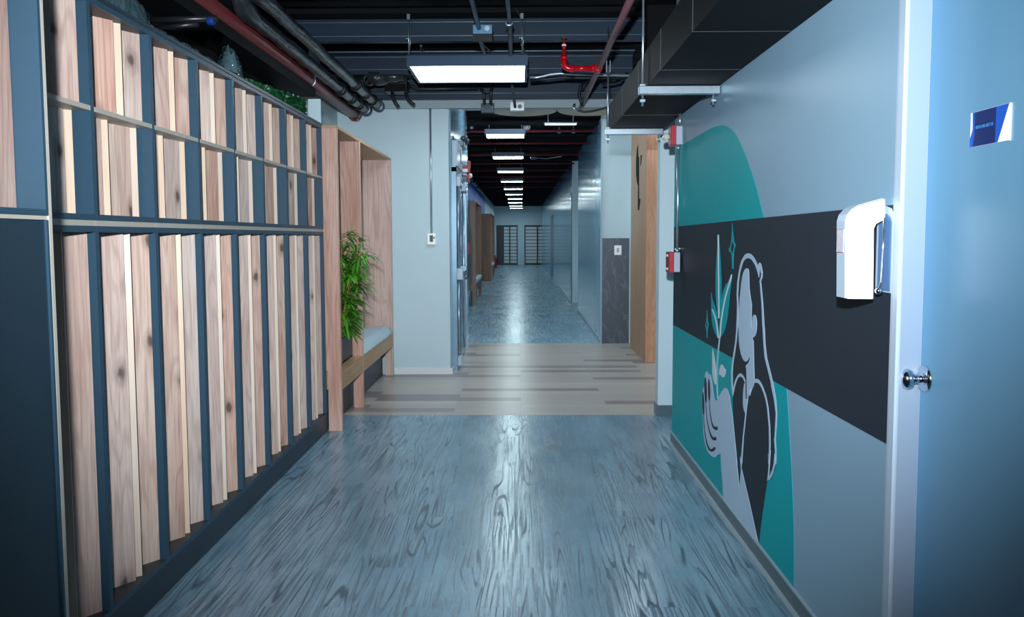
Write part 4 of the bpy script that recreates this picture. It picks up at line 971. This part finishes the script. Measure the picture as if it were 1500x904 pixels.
t = thing('threaded_hanger', 'thin steel hanger rod beside the plum pipe', 'hanger', (.6, 6.9, 2.9))
MB().tube(pix([(891, 40), (890, 75)], 5.6), .004, 6).build('rod', DARKZINC, t)
t = thing('ceiling_conduit', 'pale flexible conduit leading right from the lit panel behind the red sprinkler branch', 'conduit', (.4, 6.7, 2.75))
MB().tube(pix([(776, 113), (786, 113.5), (796, 111.5), (806, 109), (820, 107.5), (850, 109), (880, 110), (926, 110.5)], 6.68), .011, 10).build('flex', WCABLE, t)
MB().tube(pix([(776, 117.5), (800, 116), (822, 113.5), (870, 114.5), (922, 113)], 6.72), .012, 8).build('black_conduit', CABLE, t)

# ------------------------------------------------------------ near light panel
t = thing('ceiling_light', 'large lit rectangular panel hanging from black steel beams by four wires', 'ceiling light', (-.405, 6.21, 2.72))
lx0, lx1, ly0, ly1, lz = -.872, .062, 5.885, 6.545, 2.72
mb = MB()
mb.box((lx0, ly0, lz), (lx1, ly0+.022, lz+.085)).box((lx0, ly1-.022, lz), (lx1, ly1, lz+.085)).box((lx0, ly0+.022, lz), (lx0+.022, ly1-.022, lz+.085)).box((lx1-.022, ly0+.022, lz), (lx1, ly1-.022, lz+.085)).box((lx0, ly0, lz+.08), (lx1, ly1, lz+.088))
mb.build('housing', BLUEEDGE, t)
B((lx0+.022, ly0+.022, lz+.004), (lx1-.022, ly1-.022, lz+.010)).build('diffuser', LAMP, t)
zn, zf_ = zat(20, 5.925), zat(60, 6.46)
for i, (x_, y_, zq) in enumerate(((-.86, 5.925, zn), (-.835, 6.46, zf_), (.018, 5.925, zn), (.02, 6.46, zf_))):
    mb = MB().tube([(x_, y_, lz+.086), (x_, y_, zq)], .0036, 6).box((x_-.012, y_-.004, zq-.04), (x_+.012, y_+.010, zq)).box((x_-.022, y_-.004, zq-.19), (x_+.006, y_+.004, zq-.182)).tube([(x_+.004, y_, lz+.09), (x_+.022, y_, zq-.06)], .0025, 6)
    mb.build('hanging_wire', ZINC, t)
tag(MB().tube(pix([(755, 12), (762, 24), (765, 42), (765.5, 55), (764, 62)], 5.8), .0022, 6).build('loose_wire', ZINC, None, at(765, 50, 'y', 5.8)), 'curled loose wire tail beside the right hanging wire of the panel', 'wire')
# overhead conduits and boxes
zc = 2.86
ca, cb = at(688, -10, 'y', 5.0), at(701.5, 41, 'y', 5.35)
t = thing('junction_box', 'small steel junction box with round knockout above the lit panel', 'junction box', (cb.x, 5.36, cb.z))
a = at(692.5, 36, 'y', 5.36); b = at(721, 49, 'y', 5.36)
B((a.x, 5.36, b.z), (b.x, 5.43, a.z)).build('box', mat('bluish_box', (96, 140, 176), .35, metal=.4), t, bevel=.003)
B((a.x, 5.36, b.z-.035), (b.x, 5.44, b.z-.0005)).build('box_underside', BLACKP, t)
kp = at(713.5, 41.5, 'y', 5.359)
MB().lathe([(0, .018), (.002, .018), (.002, .014)], kp+Vector((0, -.002, 0)), (0, 1, 0), 18).build('knockout', GREYPL, t)
tag(MB().tube([ca, cb], .017, 12).build('conduit', DARKZINC, None, cb), 'dark conduit coming down to the junction box', 'conduit')
tag(MB().tube([at(702, 54.5, 'y', 5.45), at(712, 84, 'y', 6.0)], .016, 12).build('conduit', DARKZINC, None, at(702, 54, 'y', 5.45)), 'dark conduit from the junction box to the lit panel', 'conduit')
tag(MB().tube(pix([(704, 56), (708, 66), (716, 73), (724, 80), (727, 84)], 5.9), .008, 8).build('cable', CABLE, None, at(708, 66, 'y', 5.9)), 'thin black cable between junction box and lit panel', 'cable')
t = thing('twin_conduit', 'pair of parallel silver conduits with a clamp, above the right half of the lit panel', 'conduit', at(746, 40, 'y', 5.3))
MB().tube([at(741, -8, 'y', 4.9), at(744.5, 26, 'y', 5.25)], .009, 10).tube([at(744, -8, 'y', 4.9), at(747, 26, 'y', 5.25)], .010, 10).build('upper_run', DARKZINC, t)
MB().tube([at(747, 30, 'y', 5.25), at(748, 84, 'y', 5.95)], .017, 12).build('lower_run', DARKZINC, t)
cc = at(745.8, 32, 'y', 5.22)
MB().tube([cc+Vector((.024*math.cos(q), 0, .024*math.sin(q))) for q in [PI+i*PI/10 for i in range(11)]], .006, 8).build('clamp', ZINC, t)
t = thing('twin_conduit', 'two short black conduits dropping from the lit panel to the dark box', 'conduit', at(712, 140, 'y', 7.3))
MB().tube(pix([(700, 124), (706, 130), (709, 137), (709.5, 152)], 7.3), .014, 10).build('left_run', CABLE, t)
MB().tube(pix([(722, 123), (719.5, 133), (718.5, 152)], 7.28), .014, 10).build('right_run', CABLE, t)
MB().tube(pix([(703, 130), (710, 135), (716, 135), (720, 131)], 7.25), .010, 8).build('cross_cable', CABLE, t)
t = thing('junction_box', 'dark square junction box on the grey soffit edge', 'junction box', at(714, 158, 'y', 7.52))
a = at(704.5, 151, 'y', 7.50); b = at(724, 165, 'y', 7.50)
B((a.x, 7.50, b.z), (b.x, 7.559, a.z)).build('box', mat('charcoal_box', (52, 66, 78), .4, metal=.3), t, bevel=.004)
MB().tube(pix([(707, 156), (706.5, 160)], 7.495), .006, 6).tube(pix([(721, 153), (721, 160)], 7.495), .006, 6).build('screw', ZINC, t)
t = thing('junction_box', 'bright galvanised junction box on the grey soffit edge', 'junction box', at(757, 155, 'y', 7.52))
a = at(747.2, 149, 'y', 7.50); b = at(768, 162, 'y', 7.50)
B((a.x, 7.50, b.z), (b.x, 7.559, a.z)).build('box', mat('bright_zinc', (222, 232, 240), .3, metal=.3, var=.2, scale=60), t, bevel=.004)
MB().lathe([(0, .022), (.004, .022), (.004, .016)], at(761.5, 156, 'y', 7.497), (0, 1, 0), 16).build('knockout', DARKZINC, t)
tag(MB().tube([at(750, 122, 'y', 7.2), at(752, 138, 'y', 7.35), at(754.5, 157, 'y', 7.48)], .015, 12).build('conduit', DARKZINC, None, at(752, 138, 'y', 7.35)), 'grey conduit from behind the lit panel to the bright junction box', 'conduit')
t = thing('junction_box', 'wide black electrical box with two drooping conduits left of the lit panel', 'junction box', at(580, 125, 'y', 7.2))
a = at(562.5, 112, 'y', 7.15); b = at(596, 134, 'y', 7.15)
B((a.x, 7.15, b.z), (b.x, 7.32, a.z)).build('box', BLACKP, t, bevel=.004)
B((a.x+.005, 7.145, b.z+.003), (b.x-.01, 7.1495, (a.z+b.z)/2)).build('cover', DECK, t)
for q in ((567.5, 117.5, ZINC, 'screw'), (588, 117, BRASS, 'wire_nut'), (597.5, 118.5, ZINC, 'connector')):
    p_ = at(q[0], q[1], 'y', 7.14); MB().lathe([(0, .010), (.008, .008)], p_, (1, 0, .2), 10).build(q[3], q[2], t)
MB().tube(pix([(574, 134), (576, 144), (579, 150), (584, 157)], 7.2), .016, 10).build('drooping_conduit', CABLE, t)
MB().tube(pix([(594, 134), (597, 145), (602, 150), (607, 154)], 7.2), .016, 10).build('drooping_conduit', CABLE, t)
MB().tube(pix([(545, 112), (562, 110)], 7.2), .010, 8).tube(pix([(596, 126), (604, 126), (610, 130), (640, 130), (700, 129)], 7.25), .014, 8).build('side_conduit', CABLE, t)

# lobby: discs and red pipes
for cx_, r_, lab in ((.04, .37, 'cream round acoustic disc under the lobby ceiling, left one'), (.78, .37, 'cream round acoustic disc under the lobby ceiling next to the duct')):
    t = thing('acoustic_disc', lab, 'acoustic panel', (cx_, 8.3, 2.77), 'acoustic discs')
    MB().lathe([(0, r_-.006), (.006, r_), (.034, r_), (.04, r_-.006)], (cx_, 8.3, 2.77), (0, 0, 1), 48).build('felt_disc', CREAM, t)
    MB().tube([(cx_, 8.3, 2.811), (cx_, 8.3, 3.12)], .003, 6).build('hanging_wire', ZINC, t)
rows = [(192.5, 'first'), (210, 'second'), (226.5, 'third'), (239.5, 'fourth'), (250, 'fifth'), (259, 'sixth'), (266, 'seventh'), (274, 'eighth')]
for yp, nm in rows:
    p_ = at(760, yp, 'z', 2.82)
    tag(MB().tube([(-1.265, p_.y, 2.82), (1.055, p_.y, 2.82)], .016, 8).build('cross_pipe', REDDIM, None, (0, p_.y, 2.82)), 'dark red sprinkler pipe crossing the far corridor ceiling, %s from the lobby' % nm, 'pipe', 'red cross pipes')
for xs, yp, nm in ((819, 190, 'right'), (840, 190, 'far right'), (691, 184, 'left')):
    p_ = at(xs, yp, 'y', 10.6)
    if abs(p_.x) < 1.0:
        tag(MB().tube([(p_.x, 10.6, p_.z), (p_.x, 10.6, 2.98)], .006, 6).lathe([(0, .01), (.01, .03), (.05, .03), (.06, .01)], (p_.x, 10.6, p_.z-.05), (0, 0, 1), 12).build('pipe_hanger', ZINC, None, (p_.x, 10.6, p_.z)), 'small pipe hanger drop at the start of the far corridor ceiling, %s one' % nm, 'hanger')
p_ = at(771.5, 185.5, 'y', 10.3)
tag(MB().lathe([(-.035, .02), (-.03, .05), (.0, .055), (.03, .05), (.035, .02)], p_, (0, 1, 0), 12).tube([p_+Vector((0, 0, .03)), (p_.x, 10.3, 2.98)], .006, 6).build('ceiling_detector', GREYP, None, p_), 'small grey hexagonal detector hanging at the start of the far corridor', 'detector')
p_ = at(782, 231, 'z', 2.72)
tag(MB().lathe([(-.03, .02), (-.02, .06), (.02, .06), (.03, .02)], p_, (0, 0, 1), 12).tube([p_, at(800, 232.5, 'z', 2.73), at(823, 229, 'z', 2.74)], .012, 8).build('ceiling_detector', DARKZINC, None, p_), 'grey detector with a cable tail beside the second far ceiling light', 'detector')
# unlit slim fixture
a = at(797, 181.5, 'z', 2.80); b = at(845, 182, 'z', 2.80)
t = thing('ceiling_light', 'slim light bar near the right end of the far corridor ceiling', 'ceiling light', (.35, a.y, 2.8))
B((a.x, a.y-.03, 2.80), (b.x, a.y+.03, 2.815)).build('housing', DARKZINC, t)
B((a.x+.01, a.y-.032, 2.785), (b.x-.01, a.y+.028, 2.7995)).build('diffuser', LAMPDIM, t)
for q in (a.x+.05, b.x-.05): MB().tube([(q, a.y, 2.816), (q, a.y, 3.12)], .003, 6).build('hanging_wire', ZINC, t)

# far corridor lights
names_ = ['nearest', 'second', 'third', 'fourth', 'fifth', 'sixth', 'seventh', 'eighth', 'ninth', 'farthest']
data = [(712.4, 768.2, 200), (722, 766.5, 231.3), (729, 766.5, 252), (734, 766, 266.4), (738, 765.5, 277.2), (740.6, 765.5, 285.3), (744, 765, 291.8), (744.5, 765, 297.4), (746.4, 765, 302), (747.3, 765.4, 305.3)]
for i, (xa, xb, yp) in enumerate(data):
    a = at(xa, yp, 'z', 2.75); b = at(xb, yp, 'z', 2.75); dd = .19
    t = thing('ceiling_light', 'lit panel in the far corridor row, %s to the viewer' % names_[i], 'ceiling light', ((a.x+b.x)/2, a.y, 2.75), 'far corridor light panels')
    w0, w1 = a.x+.008, b.x-.008
    MB().box((w0-.02, a.y-dd-.02, 2.75), (w0, a.y+dd+.02, 2.81)).box((w1, a.y-dd-.02, 2.75), (w1+.02, a.y+dd+.02, 2.81)).box((w0, a.y-dd-.02, 2.75), (w1, a.y-dd, 2.81)).box((w0, a.y+dd, 2.75), (w1, a.y+dd+.02, 2.81)).box((w0-.02, a.y-dd-.02, 2.81), (w1+.02, a.y+dd+.02, 2.82)).build('housing', BLUEEDGE, t)
    B((w0, a.y-dd, 2.752), (w1, a.y+dd, 2.757)).build('diffuser', LAMPFAR if i != 6 else GREYPL if False else LAMPFAR, t)
    MB().tube([(w0+.03, a.y, 2.821), (w0+.03, a.y, 2.98)], .003, 6).tube([(w1-.03, a.y, 2.821), (w1-.03, a.y, 2.98)], .003, 6).build('hanging_wire', ZINC, t)

# far benches, poster, extinguisher, end doors
far1 = bench_unit(15.4, None, 17.7, -1.268, -.91, WALNUT, WALNUT, 2.14, 'brown bench unit with pale cushion on the left of the far corridor, nearer one', False, 'far corridor bench units')
far2 = bench_unit(23.9, None, 26.6, -1.268, -.91, WALNUT, WALNUT, 2.14, 'tall brown unit farther down the left of the far corridor', False, 'far corridor bench units')
MB().box((-1.25, 23.89, 0), (-.91, 23.899, 2.14)).build('front_panel', WALNUT, far2)
B((-.925, 23.87, 0), (-.90, 23.889, 2.05)).build('edge_strip', ORANGE, far2)
cushion('seat_cushion', -1.25, -.90, 15.45, 17.6, .4305, .52, CUSH, 'pale seat pad on the nearer brown bench of the far corridor')
cushion('seat_cushion', -1.25, -.90, 23.95, 26.5, .4305, .52, CUSH, 'tiny pale seat pad on the farther brown unit')
tag(B((-1.269, 15.3, 2.16), (-1.262, 27, 2.80)).build('wall_poster', BLUEG, None, (-1.266, 21, 2.16)), 'blue and white wall graphic above the brown bench units', 'wall graphic')
t = thing('fire_extinguisher', 'red fire extinguisher by the left wall near the end doors', 'fire extinguisher', (-1.13, 33.5, 0))
MB().lathe([(0, .08), (.02, .085), (.42, .085), (.48, .06), (.50, .03)], (-1.13, 33.5, .001), (0, 0, 1), 20).build('cylinder', REDP, t)
MB().lathe([(0, .025), (.05, .025), (.06, .035), (.08, .03)], (-1.13, 33.5, .502), (0, 0, 1), 12).build('valve', BLACKP, t)
MB().tube([(-1.10, 33.45, .55), (-1.03, 33.42, .5), (-1.02, 33.42, .2)], .012, 8).build('hose', BLACKP, t)
def enddoor(name, x0, x1, posts, label, full):
    t = thing(name, label, 'door', ((x0+x1)/2, YF+.06, 0)); t['kind'] = 'structure'
    mb = MB().box((x0, YF+.03, 0), (x0+.05, YF+.1, zt)).box((x1-.05, YF+.03, 0), (x1, YF+.1, zt)).box((x0, YF+.03, zt-.05), (x1, YF+.1, zt)).box((x0, YF+.03, 0), (x1, YF+.1, .05))
    for p_ in posts: mb.box((p_-.03, YF+.03, 0), (p_+.03, YF+.1, zt))
    mb.build('door_frame', BLACKP, t)
    n = 11
    mb = MB(); md = MB()
    for i in range(n):
        z_ = .09+i*(zt-.14)/n; h = (zt-.14)/n
        a_ = x0+.05 if full else x0+.38
        mb.box((a_, YF+.11, z_), (x1-.05, YF+.125, z_+h*.8))
    mb.build('blind_slats', SLATW, t)
    B((x0+.0, YF+.14, 0), (x1, YF+.15, zt)).build('glass_panel', DARKGLASS, t)
enddoor('door_4', -1.19, -.13, (-.52,), 'left glazed end door with partly dark panel', False)
enddoor('door_5', .21, 1.20, (.86,), 'right glazed end door with white slats', True)
struct('wall_back', B((-1.4, YF+1.0, 0), (1.8, YF+1.1, 3)), WALL, 'wall beyond the end doors', 'wall')

# ------------------------------------------------------------ lights behind the viewer (same fixtures)
for i, yq in enumerate(()):
    t = thing('ceiling_light', 'lit panel hanging over the middle cabinets, above the photo', 'ceiling light', (-.40, yq, 2.72))
    MB().box((-.872, yq-.33, 2.72), (-.85, yq+.33, 2.80)).box((.04, yq-.33, 2.72), (.062, yq+.33, 2.80)).box((-.85, yq-.33, 2.72), (.04, yq-.308, 2.80)).box((-.85, yq+.308, 2.72), (.04, yq+.33, 2.80)).box((-.872, yq-.33, 2.80), (.062, yq+.33, 2.808)).build('housing', BLUEEDGE, t)
    B((-.85, yq-.308, 2.724), (.04, yq+.308, 2.73)).build('diffuser', LAMP, t)
    MB().tube([(-.80, yq, 2.809), (-.80, yq, 3.04)], .003, 6).tube([(0, yq, 2.809), (0, yq, 3.04)], .003, 6).build('hanging_wire', ZINC, t)
# lobby side panel added out of view so the plank area reads bright
t = thing('ceiling_light', 'added unseen lit panel over the lobby before the wooden portal, hidden by the duct', 'ceiling light', (1.6, 8.3, 2.98))
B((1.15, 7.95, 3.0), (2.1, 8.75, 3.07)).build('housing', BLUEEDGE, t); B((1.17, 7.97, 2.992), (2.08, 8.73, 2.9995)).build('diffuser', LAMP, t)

t = thing('ceiling_light', 'added unseen lit panel over the middle of the plank floor, hidden by the soffit', 'ceiling light', (0, 9.2, 3.06))  # extra unseen panel, added to brighten the lobby
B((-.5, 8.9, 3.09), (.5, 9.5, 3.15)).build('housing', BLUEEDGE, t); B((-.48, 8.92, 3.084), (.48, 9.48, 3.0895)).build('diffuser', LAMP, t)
# camera flash
fl = bpy.data.lights.new('camera_flash', 'SPOT'); fl.energy = 960; fl.color = (.88, .96, 1); fl.spot_size = math.radians(86); fl.spot_blend = 1.0; fl.shadow_soft_size = .035
flo = bpy.data.objects.new('camera_flash', fl); COL.objects.link(flo); flo.location = (-.06, -.12, 1.72)
dv = Vector((-.02, 6, 1.65))-flo.location
flo.rotation_euler = dv.to_track_quat('-Z', 'Y').to_euler()

def adopt(root_name, child, host):
    for r in [o for o in COL.objects if o.parent is None and o.name.split('.')[0] == root_name]:
        hs = [c for c in r.children if c.name.split('.')[0] == host]
        for c in [c for c in r.children if c.name.split('.')[0] in child]:
            if hs: c.parent = hs[0]
adopt('thermostat', ('display', 'button'), 'housing')
adopt('wall_switch', ('rocker',), 'cover_plate')
adopt('junction_box', ('knockout', 'cover', 'screw', 'wire_nut', 'connector'), 'box')
adopt('fire_alarm_device', ('strobe_lens', 'pull_handle', 'dark_edge'), 'face_plate')
adopt('fire_alarm_strobe', ('lens',), 'face_plate')
adopt('fire_cabinet', ('red_label',), 'glass_door')
adopt('wall_dispenser', ('sticker', 'sticker_border'), 'side_cover')
adopt('fire_extinguisher', ('hose',), 'valve')
adopt('wooden_portal', ('cutout_mark',), 'side_face')
adopt('ceiling_beam', ('flange_lip',), 'flange')
adopt('sprinkler_branch', ('sprinkler_head', 'collar'), 'riser')
w = bpy.data.worlds.new('world'); SC.world = w; w.use_nodes = True
w.node_tree.nodes['Background'].inputs[0].default_value = (.4, .55, .7, 1); w.node_tree.nodes['Background'].inputs[1].default_value = .25
SC.view_settings.view_transform = 'Standard'; SC.view_settings.look = 'None'; SC.view_settings.gamma = 1; SC.view_settings.use_curve_mapping = False
SC.view_settings.exposure = 0.10
SC.cycles.use_denoising = True
SC.cycles.max_bounces = 8; SC.cycles.diffuse_bounces = 5
SC.cycles.sample_clamp_indirect = 6
